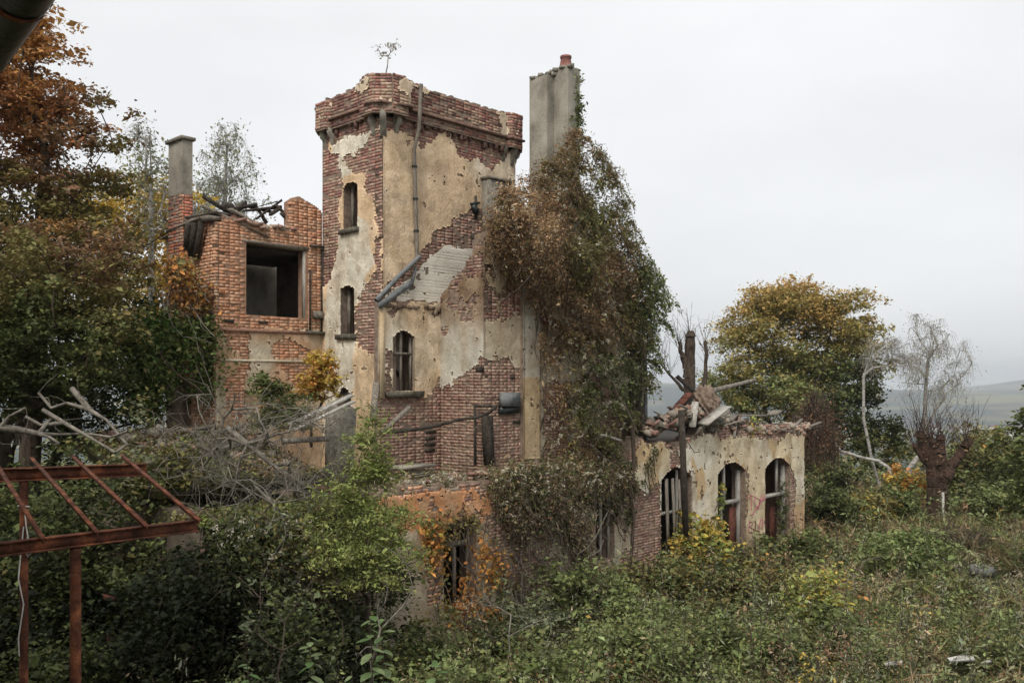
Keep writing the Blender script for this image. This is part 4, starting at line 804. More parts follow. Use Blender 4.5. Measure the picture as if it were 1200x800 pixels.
v, q = join(tube_path([p+[.0, -.05, -.35], p+[.03, -.06, -.6], p+[.06, -.06, -.78], p+[.09, -.06, -.9], p+[.05, -.06, -.95], p+[.02, -.06, -.88], p+[.05, -.07, -.72]], .008, 5), tube_path([p+[.0, -.06, -.6], p+[-.06, -.06, -1.2], p+[.0, -.06, -1.5], p+[-.06, -.06, -1.9], p+[-.05, -.06, -2.1]], .008, 5), tube_path([p+[-.07, -.06, -.36], p+[.07, -.06, -.37]], .008, 5))
o = mesh('white_rope', v, q, M['white']); tag(o, 'thin white rope tied round the farther rusty post', 'rope')
# metal sheet and red tiles on the dark ground at lower left
v, q = beams([(gp(72, 770, 12.6), gp(128, 762, 12.8), .9, .03)], .03); v[:, 2] += .0
o = mesh('corrugated_sheet', v, q, M['stone']); tag(o, 'dull grey sheet lying on the dark ground at lower left', 'sheet')
for k, (x, y) in enumerate(((126, 748), (131, 754), (100, 786), (121, 790), (128, 700))):
    v, q = beams([(gp(x-6, y, 12.4), gp(x+7, y+1, 12.5), .12, .05)], .01); o = mesh('broken_tile', v, q, M['tile']); tag(o, ['uppermost broken red tile at the right corner of the grey sheet', 'broken red tile just below the uppermost one beside the grey sheet', 'broken red tile under the lower left edge of the grey sheet', 'broken red tile under the lower right edge of the grey sheet', 'red tile scrap lying alone well above the grey sheet'][k], 'tile', 'broken red tiles by the grey sheet')

# ================================================================ GUTTER overhead at upper left
gut = thing('rain_gutter', 'dark zinc half round gutter hanging in the upper left corner', 'gutter', tuple(gp(20, 20, 2.4)))
dg = np.array([-866, 1045, 0.0]); dg /= np.linalg.norm(dg); cg = gp(8, 8, 2.3); k = 14; R_ = .075
sd_ = np.array([dg[1], -dg[0], 0]); vs = []; fs = []
for j, t in enumerate((-2.2, 8.5)):
    for r_ in (R_, R_-.003):
        for i in range(k): th = math.pi+math.pi*i/(k-1); vs.append(cg+dg*t+sd_*r_*math.cos(th)+np.array([0, 0, r_*math.sin(th)]))
fs = [[i, i+1, 2*k+i+1, 2*k+i] for i in range(k-1)]+[[k+i, k+i+1, 3*k+i+1, 3*k+i] for i in range(k-1)]
child(gut, 'trough', vs, fs, M['darkmetal'], smooth=True)
v, q = tubes([cg+dg*-2.2+sd_*(R_+.002)], [cg+dg*8.5+sd_*(R_+.002)], [.009], [.009], 8); child(gut, 'rolled_rim', v, q, M['darkmetal'])
for t in (-.15, .35, 1.0):
    vs = [];
    for dt in (0, .03):
        for i in range(k): th = math.pi+math.pi*i/(k-1); vs.append(cg+dg*(t+dt)+sd_*(R_+.004)*math.cos(th)+np.array([0, 0, (R_+.004)*math.sin(th)]))
    child(gut, 'gutter_bracket', vs, [[i, i+1, k+i+1, k+i] for i in range(k-1)], M['rust'])
v, q = boxes((cg[:2]-sd_[:2]*.09, dg[:2], sd_[:2]), [(-2.2, 8.5, cg[2]-.06, cg[2]+.25, -.03, .0)]); child(gut, 'fascia_board', v, q, M['darkwood'])

# the house the gutter belongs to: it stands just left of the view and shades the yard
hs = thing('plastered_house', 'house wall just outside the left edge, carrying the dark gutter', 'house', tuple(cg-np.array([0, 0, cg[2]])))
v, q = boxes((cg[:2]-sd_[:2]*.78, dg[:2], sd_[:2]), [(-6, 8.5, -.3, cg[2]+.15, -7, 0)]); child(hs, 'wall', v, q, M['plaster'], np.tile([.5, .45, .36], (8, 1)))
v = np.array([cg+dg*-6.3+sd_*-.09+[0, 0, .22], cg+dg*8.8+sd_*-.09+[0, 0, .22], cg+dg*8.8+sd_*-4+[0, 0, 3.4], cg+dg*-6.3+sd_*-4+[0, 0, 3.4], cg+dg*-6.3+sd_*-8+[0, 0, .22], cg+dg*8.8+sd_*-8+[0, 0, .22]]); child(hs, 'roof', v, [[0, 1, 2, 3], [3, 2, 5, 4]], M['tile'])
# ================================================================ GROUND
def warp(n, a, b): t = np.linspace(-1, 1, n); return np.sinh(t*a)/math.sinh(a)*b
gx_, gy_ = np.meshgrid(warp(321, 6.5, 7000), warp(321, 6.5, 7000)+12); gz_ = terr(gx_, gy_)
rad = np.hypot(gx_, gy_); fld = vn(gx_*.006, gy_*.006, 70); tr_ = np.clip((rad-120)/200, 0, 1)[..., None]
far_c = np.where((fld > .7)[..., None], np.array([2.6, 2.9, 1.9]), np.array([.26, .55, .5])*(.6+.8*vn(gx_*.02, gy_*.02, 12))[..., None]); far_c = np.where(((fld < .2) & (rad > 900))[..., None], np.array([1.9, 1.9, 1.4]), far_c)
g_c = np.ones(gx_.shape+(3,))*[.9, 1.05, .7]*(1-tr_)+far_c*tr_
idx = np.arange(321*321).reshape(321, 321); q = np.stack([idx[:-1, :-1], idx[:-1, 1:], idx[1:, 1:], idx[1:, :-1]], -1).reshape(-1, 4)
o = mesh('ground', np.stack([gx_, gy_, gz_], -1), q, M['soil'], None, g_c.reshape(-1, 3), True); o['kind'] = 'structure'
# village in the valley
for i in range(26):
    px = 1120+random.uniform(-30, 110); D = random.uniform(1150, 1600); x = (px-600)/1045*D; z = float(terr(x, D)); a = random.uniform(0, 3); t = thing('valley_house', 'tiny pale house with dark roof in the hazy valley village', 'house', (x, D, z), 'houses of the valley village')
    R = np.array([[math.cos(a), -math.sin(a), 0], [math.sin(a), math.cos(a), 0], [0, 0, 1]]); Lx, Ly, hh = random.uniform(10, 16), random.uniform(8, 10), random.uniform(6, 9)
    v = (CUB-[.5, .5, 0])*[Lx, Ly, hh]; child(t, 'wall', v@R.T+[x, D, z], CUF, M['white'])
    v = np.array([[-.52*Lx, -.55*Ly, hh], [.52*Lx, -.55*Ly, hh], [.52*Lx, .55*Ly, hh], [-.52*Lx, .55*Ly, hh], [-.52*Lx, 0, hh+4], [.52*Lx, 0, hh+4]])
    child(t, 'roof', v@R.T+[x, D, z], np.array([[0, 1, 5, 4], [2, 3, 4, 5], [0, 4, 3, 3], [1, 2, 5, 5]])[:2], M['tile'])

# ================================================================ THINGS IN THE MEADOW
def torus(c, R_, r_, n=28, m_=12, tilt=0, flat=1):
    vs = [];
    for i in range(n):
        for j in range(m_):
            a = i/n*2*math.pi; b = j/m_*2*math.pi; rr = R_+r_*math.cos(b)*flat; vs.append([rr*math.cos(a), rr*math.sin(a), r_*math.sin(b)*(1+.05*((i % 2)))])
    vs = np.array(vs); ct, st_ = math.cos(tilt), math.sin(tilt); vs = vs@np.array([[1, 0, 0], [0, ct, -st_], [0, st_, ct]]).T+c
    fs = [[i*m_+j, ((i+1) % n)*m_+j, ((i+1) % n)*m_+(j+1) % m_, i*m_+(j+1) % m_] for i in range(n) for j in range(m_)]; return vs, fs
c = gp(1150, 666, 22.8); c[2] = float(terr(c[0], c[1]))+.14
ty = thing('old_tyre', 'worn grey car tyre lying flat in the weeds of the right meadow', 'tyre', tuple(c)); v, q = torus(c, .24, .09, flat=.9, tilt=.12); child(ty, 'tread', v, q, M['rubber'], smooth=True)
v, q = torus(c+[0, 0, .06], .19, .03, tilt=.12); child(ty, 'bead', v, q, M['stone'], smooth=True)
def onground(px, D, dz=0): x = (px-600)/1045*D; return np.array([x, D, float(terr(x, D))+dz])
for nm, pts, r_, lab, mt in (('cut_log', [(1078,27,.3), (1090,26.4,.42), (1103,26,.5)], .04, 'thin grey log propped in the grass left of the brush mound', 'dead'), ('cut_log', [(1104,24,.16), (1118,23.4,.1), (1124,23.2,.12)], .06, 'short pale log at foot of the brush mound', 'dead'), ('cut_log', [(1172,20.2,.1), (1186,19.9,.14), (1198,19.7,.14)], .07, 'grey log in the weeds at right edge of the meadow', 'dead')):
    v, q = tube_path([onground(a, b, c_) for a, b, c_ in pts], r_, 7); o = mesh(nm, v, q, M[mt], smooth=True); tag(o, lab, 'log')
for i, (px, D, s, lab) in enumerate(((1125, 14.9, .22, 'crumpled white plate shard in the weeds at the bottom right'), (1046, 14.6, .15, 'small white scrap lying in the weeds left of the larger shard'), (1156, 14.7, .08, 'narrow white sliver in the weeds right of the larger shard'))):
    c = onground(px, D, .25); v, q = torus(c, s*.5, s*.4, 10, 5); v = np.array([[-s, -s*.6, 0], [s*.8, -s*.7, .03], [s*1.1, s*.2, .05], [s*.2, s*.7, .02], [-s*.8, s*.4, .0]])*[1, .9, 1]; v = np.concatenate([v, v-[0, 0, .02]])+c+[0, 0, .04]
    fs = [[0, 1, 2, 3], [0, 3, 4, 4], [5, 6, 7, 8]]+[[j, (j+1) % 5, (j+1) % 5+5, j+5] for j in range(5)]; fs[1] = [0, 2, 3, 4]
    o = mesh('white_shard', v, fs, M['white']); tag(o, lab, 'shard')
c = onground(1105, 31.3); v, q = tube_path([c, c+[0, 0, 1.1]], .05, 8); o = mesh('white_stake', v, q, M['white']); tag(o, 'white pipe standing between the two trunks of the pollarded tree', 'pipe')
# ================================================================ VEGETATION
def leaf_arrays(P, size, col, up=.5, long=1.0, narrow=.62, jit=.16, r=rng, fold=.25):
    n = len(P); nrm = r.normal(0, 1, (n, 3)); nrm /= np.linalg.norm(nrm, axis=1, keepdims=True); nrm[:, 2] = np.abs(nrm[:, 2])+up; nrm /= np.linalg.norm(nrm, axis=1, keepdims=True)
    t = r.normal(0, 1, (n, 3)); t -= nrm*(t*nrm).sum(1, keepdims=True); t /= np.linalg.norm(t, axis=1, keepdims=True)+1e-9; b = np.cross(nrm, t)
    s = (np.asarray(size)*np.exp(r.normal(-.08, .36, n)))[:, None]; P = np.asarray(P)
    base = P-t*s*.5*long; tip = P+t*s*.5*long; lf = P+b*s*.5*narrow+nrm*s*fold*.4; rt = P-b*s*.5*narrow+nrm*s*fold*.4
    v = np.stack([base, rt, tip, lf], 1).reshape(-1, 3); i = np.arange(n)[:, None]*4
    f = np.concatenate([i+[[0, 1, 2]], i+[[0, 2, 3]]], 1).reshape(-1, 3)
    c = np.clip(col*(1+r.normal(0, jit, (n, 1)))*(1+r.normal(0, .05, (n, 3))), .004, .9); return v, f, np.repeat(c, 4, 0)
def pal(cols, wts, n, key=None, r=rng):
    c = np.array(cols); w_ = np.array(wts, float); w_ /= w_.sum()
    if key is None: return c[r.choice(len(c), n, p=w_)]
    cs = np.cumsum(w_); return c[np.clip(np.searchsorted(cs, np.clip(key, 0, .9999)), 0, len(c)-1)]
def skeleton(roots, targets, up=.35, wig=.08, seg=3, r=rng, first=None):
    """greedy branching: every target hangs on the node of the growing tree that costs least"""
    nodes = [np.array(p, float) for p in roots]; par = [-1]+[i for i in range(len(roots)-1)]; dist = [0.0]
    for i in range(1, len(nodes)): dist.append(dist[-1]+np.linalg.norm(nodes[i]-nodes[i-1]))
    T = np.array(targets); order = np.argsort(np.linalg.norm(T-nodes[0], axis=1)); ends = []
    for i in order:
        t = T[i]; Nn = np.array(nodes); d = t-Nn; L_ = np.linalg.norm(d, axis=1)+1e-6; cost = L_+.35*np.array(dist)+up*L_*np.clip(-(d[:, 2]/L_)+.25, 0, 2)
        cost[0] += 2; j = int(np.argmin(cost)); a = nodes[j]; Ln = L_[j]; k = max(1, min(seg+2, int(Ln/.35)+1)); prev = j; bend = r.normal(0, wig*Ln, 3); bend[2] = abs(bend[2])*.6
        for m_ in range(1, k+1):
            s = m_/k; p = a+(t-a)*s+bend*math.sin(math.pi*s); nodes.append(p); par.append(prev); dist.append(dist[prev]+Ln/k); prev = len(nodes)-1
        ends.append(prev)
    return np.array(nodes), np.array(par), ends
def radii(nodes, par, tip, pw_=2.3, r0=None):
    n = len(nodes); a = np.zeros(n); kids = np.zeros(n, int)
    for i in range(1, n): kids[par[i]] += 1
    for i in range(n-1, -1, -1):
        if kids[i] == 0: a[i] = tip**pw_
        if par[i] >= 0: a[par[i]] += a[i]
    rr = a**(1/pw_)
    if r0: rr = np.minimum(rr, rr[0]); k = r0/rr[0]; rr = tip+(rr-tip)*k if k < 1 else rr*(1+(k-1)*(rr/rr[0]))
    return np.maximum(rr, tip*.6)
def ell_pts(ells, n, shell=.55, r=rng):
    w_ = np.array([e[3]*e[4]*e[5] for e in ells])**.7; w_ /= w_.sum(); k = r.choice(len(ells), n, p=w_); d = r.normal(0, 1, (n, 3)); d /= np.linalg.norm(d, axis=1, keepdims=True)
    q = shell+(1-shell)*r.random(n)**.6; q *= .85+.3*r.random(n); E_ = np.array(ells)[k]; return E_[:, :3]+d*E_[:, 3:]*q[:, None]
def tree(name, label, cat, base, ells, ncl, nleaf, lsize, cols, wts, r0, bark='bark', clr=.45, tip=.008, shell=.45, keymode=0, trunk=None, group=None, up=.5, droop=0, twigs=0, seed=0, wig=.08, long=1.0, narrow=.62, stems=1, flat=.6, minz=None, upb=.35, kids=6):
    r = np.random.default_rng(seed+1000); t = thing(name, label, cat, tuple(base), group); base = np.array(base, float)
    T = ell_pts(ells, ncl, shell, r)
    if minz is not None: T[:, 2] = np.maximum(T[:, 2], minz+r.random(ncl)*.3)
    roots = trunk or [base, base+[0, 0, max(.15, (np.array([e[2]-e[5] for e in ells]).min()-base[2])*.6)]]
    if trunk is None and (roots[1]-roots[0])[2] > 1:
        a, b = roots; roots = [a+(b-a)*s+np.array([r.normal(0, .04), r.normal(0, .04), 0])*(s > 0) for s in np.linspace(0, 1, 5)]
    nodes, par, ends = skeleton(roots, T, up=upb, wig=wig, r=r); rad_ = radii(nodes, par, tip, r0=r0); i = np.arange(1, len(nodes))
    P0, P1, R0, R1 = nodes[par[i]], nodes[i], rad_[par[i]], rad_[i]; R0 = np.minimum(R0, R1*1.6+.004)
    v, f = tubes(P0, P1, R0, R1, 6); child(t, 'trunk', v, f, M[bark], smooth=True)
    # twigs round every cluster centre
    E_ = nodes[ends]; m_ = len(E_)
    if twigs:
        d = r.normal(0, 1, (m_*twigs, 3)); d[:, 2] = d[:, 2]*.6+.25-droop*.6; d /= np.linalg.norm(d, axis=1, keepdims=True); a = np.repeat(E_, twigs, 0); ln = clr*r.uniform(.5, 1.3, (len(d), 1)); mid = a+d*ln*.55+[0, 0, .04]; e2 = a+d*ln-np.array([[0, 0, float(droop)]])*ln*r.uniform(.3, 1, (len(d), 1))
        v, f = tubes(np.concatenate([a, mid]), np.concatenate([mid, e2]), np.full(2*len(d), tip*.7), np.full(2*len(d), tip*.45), 3); child(t, 'twigs', v, f, M[bark])
    if nleaf:
        per_ = r.dirichlet(np.full(m_, 3.0)); k = r.choice(m_, nleaf, p=per_); sub = r.normal(0, 1, (m_, kids, 3))*clr*[1, 1, flat]*.75; s2 = r.integers(0, kids, nleaf)
        off = sub[k, s2]+r.normal(0, 1, (nleaf, 3))*clr*.36*[1, 1, flat]; off[:, 2] -= droop*np.abs(r.normal(0, 1, nleaf))*clr*1.2; P = E_[k]+off
        if minz is not None: P = P[P[:, 2] > minz-.1]; k = k[:len(P)]
        zr = (P[:, 2]-P[:, 2].min())/max(.1, np.ptp(P[:, 2])); kk = fbm(P[:, 0]*.55+P[:, 1]*.3+seed, P[:, 2]*.55+P[:, 1]*.4, seed); ck = r.random(m_)[k % m_ if len(k) == len(P) else 0]
        key = np.clip((kk-.5)*1.9+.5, 0, 1)*.55+ck*.2+r.random(len(P))*.25
        if keymode == 1: key = key*.42+zr*.58            # colour turns with height
        if keymode == 2: key = key*.6+(1-zr)*.4
        v, f, c = leaf_arrays(P, np.full(len(P), lsize), pal(cols, wts, len(P), key), up, long, narrow, r=r); child(t, 'crown', v, f, M['leaf'], c)
    return t
def E(px, py, D, rx, rz, ry=None):        # ellipsoid given where it stands in the view; radii in metres
    p = gp(px, py, D); return (p[0], p[1], p[2], rx, ry or rx, rz)
DG, MG, LG, OL, YE, OR, RU, BR, TN, LIM = (.042, .052, .02), (.10, .12, .042), (.19, .225, .09), (.19, .17, .065), (.46, .34, .08), (.46, .23, .07), (.30, .125, .055), (.18, .11, .06), (.38, .31, .2), (.24, .28, .085)
SHADED, GRY, WHT = (.018, .024, .01), (.17, .19, .12), (.58, .55, .47)  # first green is darkened to stand for shade in the enclosed left yard
# ---- left group
tree('red_oak', 'tall oak with rusty red autumn leaves at the left edge', 'tree', (-9.9, 18, 0), [E(50,160,18,1.6,2.1), E(35,95,18,.85,1.5), E(60,250,18,2.3,1.6), E(105,225,18,.8,.6), E(120,165,18,.35,.4), E(0,190,18.5,1.6,2.4), E(45,45,18,.5,.8), E(20,110,18,1.2,1.2), E(80,130,18,.7,.9), E(0,330,18,1.6,1.5), E(90,300,18,1.6,1.0)], 210, 42000, .095, [DG, OL, (.15,.13,.045), BR, (.28,.13,.055), (.38,.20,.07), (.46, .28, .09)], [1.5, 2.2, 1.9, 1.0, 1.2, 1.7, 1.5], .2, clr=.34, keymode=1, seed=1, twigs=3, flat=.45, shell=.2,
     trunk=[np.array([-9.9, 18, z])+[.05*z, 0, 0] for z in (0, 2, 4, 6, 8, 9.6)])
tree('shade_oak', 'dark spreading oak filling the space under the rusty oak at left', 'tree', (-9.6, 16.0, 0), [E(40,340,15.5,1.7,1.2), E(95,330,16,1.2,1.1), E(110,290,16.8,.5,.6), E(60,420,15,2.0,.9), E(-20,400,15,1.6,1.5), E(120,400,16,1.1,.8)], 180, 46000, .078, [DG, (.05,.06,.02), MG, OL, BR, (.34,.19,.07), (.42,.28,.09)], [1.6, 1.7, .9, 1.8, 1.4, 1.4, .9], .2, clr=.33, seed=2, twigs=2, flat=.5, shell=.25, keymode=1)
tree('yellow_maple', 'bright yellow autumn tree glowing behind the thin birch beside the brick wing', 'tree', (-10.5, 26, 0), [E(165,270,24,1.4,1.7), E(192,300,24,1.0,1.6), E(140,260,24,1.2,1.3), E(180,240,24,.5,.9), E(180,340,24,1.2,1.2)], 70, 12000, .11, [LIM, LIM, YE, YE, (.52,.36,.09), OR], [1.2, 1.5, 2.5, 2, 1.5, .7], .14, clr=.5, seed=3, shell=.3)
def birch(name, label, base, pts, ells, n, nl, seed, cols, wts, r0, ls=.07, clr=.5, dr=1.0):
    tree(name, label, 'tree', base, ells, n, nl, ls, cols, wts, r0, 'birch', clr, .0085, .15, 0, trunk=pts, seed=seed, droop=dr, twigs=9, flat=.9, wig=.05, up=.1, upb=.9, kids=9)
birch('thin_birch', 'slender birch with sparse pale leaves left of the wing chimney', gx(178, 22), [gx(178, 22), gp(178, 400, 22), gp(177, 300, 22), gp(177, 230, 22), gp(176, 150, 22)], [E(172,190,22,.45,1.2), E(185,240,22,.5,.9), E(168,150,22,.25,.35), E(190,205,22,.35,.6)], 40, 1500, 4, [GRY, (.26,.28,.16), (.3,.27,.12)], [1, 1, .6], .07, .08, .32, .5)
birch('weeping_birch', 'airy grey green birch rising behind the brick wing roof', gx(265, 30), [gx(265, 30), gp(265, 400, 30), gp(263, 300, 30), gp(264, 230, 30), gp(266, 170, 30)], [E(265,205,30,1.0,1.7), E(240,235,30,.8,1.2), E(290,240,30,.7,1.1), E(268,165,30,.4,.7), E(215,250,30,.7,1.0)], 110, 6500, 5, [GRY, (.22,.24,.17), (.28,.28,.2), (.17,.17,.08)], [1, 1, 1, .6], .12, .075, .24, 1.5)
tree('hedge_tree', 'dense dark foliage behind the dead limbs at the far left', 'tree', gx(40, 19.5), [E(30,470,19.5,2.2,1.3), E(100,460,19.5,1.6,1.3), E(170,450,19,1.2,1.2), E(-60,460,19,1.8,1.6), E(140,400,19.5,1.4,1.2), E(60,400,20,2,1.4)], 110, 20000, .1, [DG, DG, OL, MG, BR], [2, 1.5, 1, .8, .6], .15, clr=.4, seed=95, shell=.25)
# ---- right group
tree('golden_linden', 'big round tree turning golden orange behind the annex', 'tree', gx(925, 44), [E(930,395,44,2.6,2.6), E(880,410,44,1.7,2.0), E(975,400,44,1.9,2.2), E(930,350,44,2.0,1.0), E(960,440,44,2.2,1.8), E(870,450,43,1.6,1.4), E(1005,385,44,.8,1.0), E(920,470,43,2.8,1.4), E(850,420,43,.8,1.0), E(990,350,44,1.0,.8), E(895,365,44,1.2,1.0), E(1005,430,44,1.2,1.2)], 260, 72000, .14, [DG, MG, OL, LG, (.28,.24,.09), (.42,.30,.11), (.48,.27,.10)], [1.0, 1.5, 1.6, 1.1, 2.4, 2.3, 1.7], .3, clr=.62, keymode=1, seed=6, twigs=2, shell=.35, flat=.55)
tree('ivy_thicket', 'dark evergreen thicket beneath the golden tree', 'tree', gx(990, 40), [E(990,500,40,1.7,1.9), E(955,520,39,1.5,1.5), E(1030,525,40,1.3,1.2), E(1000,450,41,1.2,1.1), E(970,560,38,1.8,.8)], 90, 19000, .15, [DG, DG, MG, OL, (.16,.13,.04)], [2.5, 1.5, 2, 1.2, .5], .15, clr=.5, seed=7, shell=.3)
birch('tall_birch', 'tall nearly bare birch with fine hanging twigs at right', gx(1085, 40), [gx(1085, 40), gp(1083, 520, 40), gp(1085, 450, 40), gp(1088, 420, 40), gp(1095, 375, 40)], [E(1090,400,40,.9,1.2), E(1075,430,40,.7,1.0), E(1120,425,40,.9,.8), E(1075,375,40,.4,.5), E(1105,450,40,.9,.7), E(1128,405,40,.4,.4)], 120, 3600, 8, [(.26,.24,.2), (.3,.28,.2), (.24,.22,.13)], [1, 1, .6], .1, .055, .36, 1.3)
birch('leaning_birch', 'white leaning birch arching between golden tree and tall birch', gx(1010, 37), [gx(1040, 37), gx(1032, 37)+[0, 0, .6], gp(1022, 540, 37), gp(1012, 490, 37), gp(1012, 440, 37), gp(1025, 405, 37)], [E(1045,405,37,.6,.7), E(1022,415,37,.4,.8), E(1060,420,37,.5,.6)], 50, 1300, 9, [(.26,.24,.2), (.3,.26,.18)], [1, 1], .06, .055, .35, 1.2)
v, q = tube_path([gp(976, 516, 37), gp(985, 528, 37), gp(1010, 536, 37), gp(1030, 540, 36.5), gp(1042, 548, 36), gx(1047, 36)], .055, 7, .08); o = mesh('arched_birch_trunk', v, q, M['birch'], smooth=True); tag(o, 'bare white birch trunk bowed low to the left under the leaning birch', 'tree trunk')
v, q = tube_path([gp(1076, 535, 36), gp(1066, 548, 36), gx(1058, 36)], .1, 7, .12); o = mesh('birch_stub', v, q, M['birch'], smooth=True); tag(o, 'short slanting white birch stub left of the pollarded tree', 'tree trunk')
# pollarded tree: thick stubs with whips
def pollard(name, label, base, stubs, r_t, nwhip, wl, seed, bark='bark', wr=.012):
    r = np.random.default_rng(seed); t = thing(name, label, 'tree', tuple(base)); P0 = []; P1 = []; A0 = []; A1 = []
    parts = []; W0 = []
    for pts, ra, rb in stubs:
        pts = np.array(pts, float); n = 9; s = np.linspace(0, 1, n); k = np.linspace(0, 1, len(pts)); pp = np.stack([np.interp(s, k, pts[:, i]) for i in range(3)], 1)+r.normal(0, .02, (n, 3)); rr = np.linspace(ra, rb, n)*r.uniform(.85, 1.2, n)
        parts.append(tubes(pp[:-1], pp[1:], rr[:-1], rr[1:], 8)); W0.append((pp[-1], rb)); W0.append((pp[-3], rb)); W0.append((pp[-2], rb))
        parts.append(tubes([pp[-1]-[0, 0, rb*.5]], [pp[-1]+[0, 0, rb*.8]], [rb*1.35], [rb*.7], 7))
    for p, rb in W0:
        for i in range(nwhip):
            d = r.normal(0, .42, 3); d[2] = 1; d /= np.linalg.norm(d); ln = wl*r.uniform(.35, 1.1); a = p+r.normal(0, rb*.5, 3); pts = [a]; 
            for j in range(4): d = d+[0, 0, .08]+r.normal(0, .07, 3); d /= np.linalg.norm(d); pts.append(pts[-1]+d*ln/4)
            pts = np.array(pts); w_ = np.linspace(wr, wr*.3, 5); parts.append(tubes(pts[:-1], pts[1:], w_[:-1], w_[1:], 3))
            for j in (1, 2, 3):
                e = d+r.normal(0, .5, 3); e /= np.linalg.norm(e); parts.append(tubes([pts[j]], [pts[j]+e*ln*.22], [wr*.5], [wr*.25], 3))
    v, f = join(*parts); child(t, 'trunk', v, f, M[bark]); return t, W0
D = 31.5; b = gx(1100, D)
pt, W0 = pollard('pollard_tree', 'thick trunked pollarded tree with reddish stubs and bare whips', b, [([gx(1096, D), gp(1094, 570, D), gp(1092, 545, D), gp(1082, 520, D), gp(1078, 508, D)], .27, .17), ([gx(1107, D), gp(1104, 575, D), gp(1104, 540, D), gp(1102, 512, D)], .25, .14), ([gp(1104, 565, D), gp(1112, 548, D), gp(1124, 535, D), gp(1134, 518, D)], .25, .16), ([gp(1094, 560, D), gp(1088, 545, D), gp(1072, 522, D)], .18, .09), ([gp(1100, 560, D), gp(1096, 530, D), gp(1092, 516, D)], .2, .14)], .3, 9, 1.8, 5, 'redbark', wr=.011)
Lp = []; r = rng
for px, py, s in ((1094, 590, .1), (1107, 590, .1), (1084, 520, .25), (1130, 535, .25), (1100, 545, .25)):
    c = gp(px, py, D-.2); Lp.append(c+r.normal(0, 1, (110, 3))*[s, .15, s*1.5 if s > .2 else .5])
Lp = np.concatenate(Lp); v, f, c = leaf_arrays(Lp, np.full(len(Lp), .09), np.where((Lp[:, 2] > 1.6)[:, None], pal([DG, BR, (.12,.07,.045)], [1, 1, 1], len(Lp)), pal([DG, MG, BR], [2, 1, .6], len(Lp)))); child(pt, 'ivy', v, f, M['leaf'], c)
D = 26.5
pollard('pruned_trunk', 'bare pruned trunk with thin sprouts rising behind the annex rubble', gx(808, D), [([gx(808, D), gp(808, 460, D), gp(808, 425, D), gp(810, 392, D)], .2, .13), ([gp(807, 445, D), gp(800, 420, D), gp(796, 402, D)], .1, .05), ([gx(824, D+2), gp(826, 450, D+2), gp(827, 400, D+2)], .1, .05), ([gp(812, 468, D), gp(795, 450, D), gp(772, 425, D)], .07, .02)], .2, 7, 1.1, 6, wr=.007)
D = 33
def dry_mound(name, label, px, py, D, rx, rz, n, nl, cols, seed, ls=.08):
    r = np.random.default_rng(seed); b = gx(px, D); t = thing(name, label, 'dead vines', tuple(b)); c = gp(px, py, D); th = r.random(n)*2*np.pi
    p0 = np.stack([c[0]+np.cos(th)*rx*.5*r.random(n), c[1]+np.sin(th)*rx*.5*r.random(n), np.full(n, c[2]+rz*.4)+r.normal(0, .3, n)], 1); p1 = p0+np.stack([np.cos(th)*rx*.6, np.sin(th)*rx*.6, -rz*r.uniform(.6, 1.5, n)], 1); mid = (p0+p1)/2+np.stack([np.cos(th)*rx*.3, np.sin(th)*rx*.3, np.full(n, rz*.3)], 1)
    up = p0+r.normal(0, .3, (n, 3))+[0, 0, rz*.6]; v, f = tubes(np.concatenate([p0, mid, p0]), np.concatenate([mid, p1, up]), np.full(3*n, .016), np.full(3*n, .008), 3); child(t, 'stems', v, f, M['bark'])
    P = c+r.normal(0, .5, (nl, 3))*[rx, rx, rz]; v, f, cc = leaf_arrays(P, np.full(nl, ls), pal(cols, [1]*len(cols), nl), .2, 1.3, .4); child(t, 'dry_leaves', v, f, M['leaf'], cc); return t
dry_mound('dry_vine_mound', 'reddish brown dead vine mound hanging behind the annex right corner', 955, 510, 31, .8, 1.0, 170, 9000, [(.2,.11,.075), (.13,.075,.05), (.25,.14,.09), (.17,.11,.08)], 3, .06)
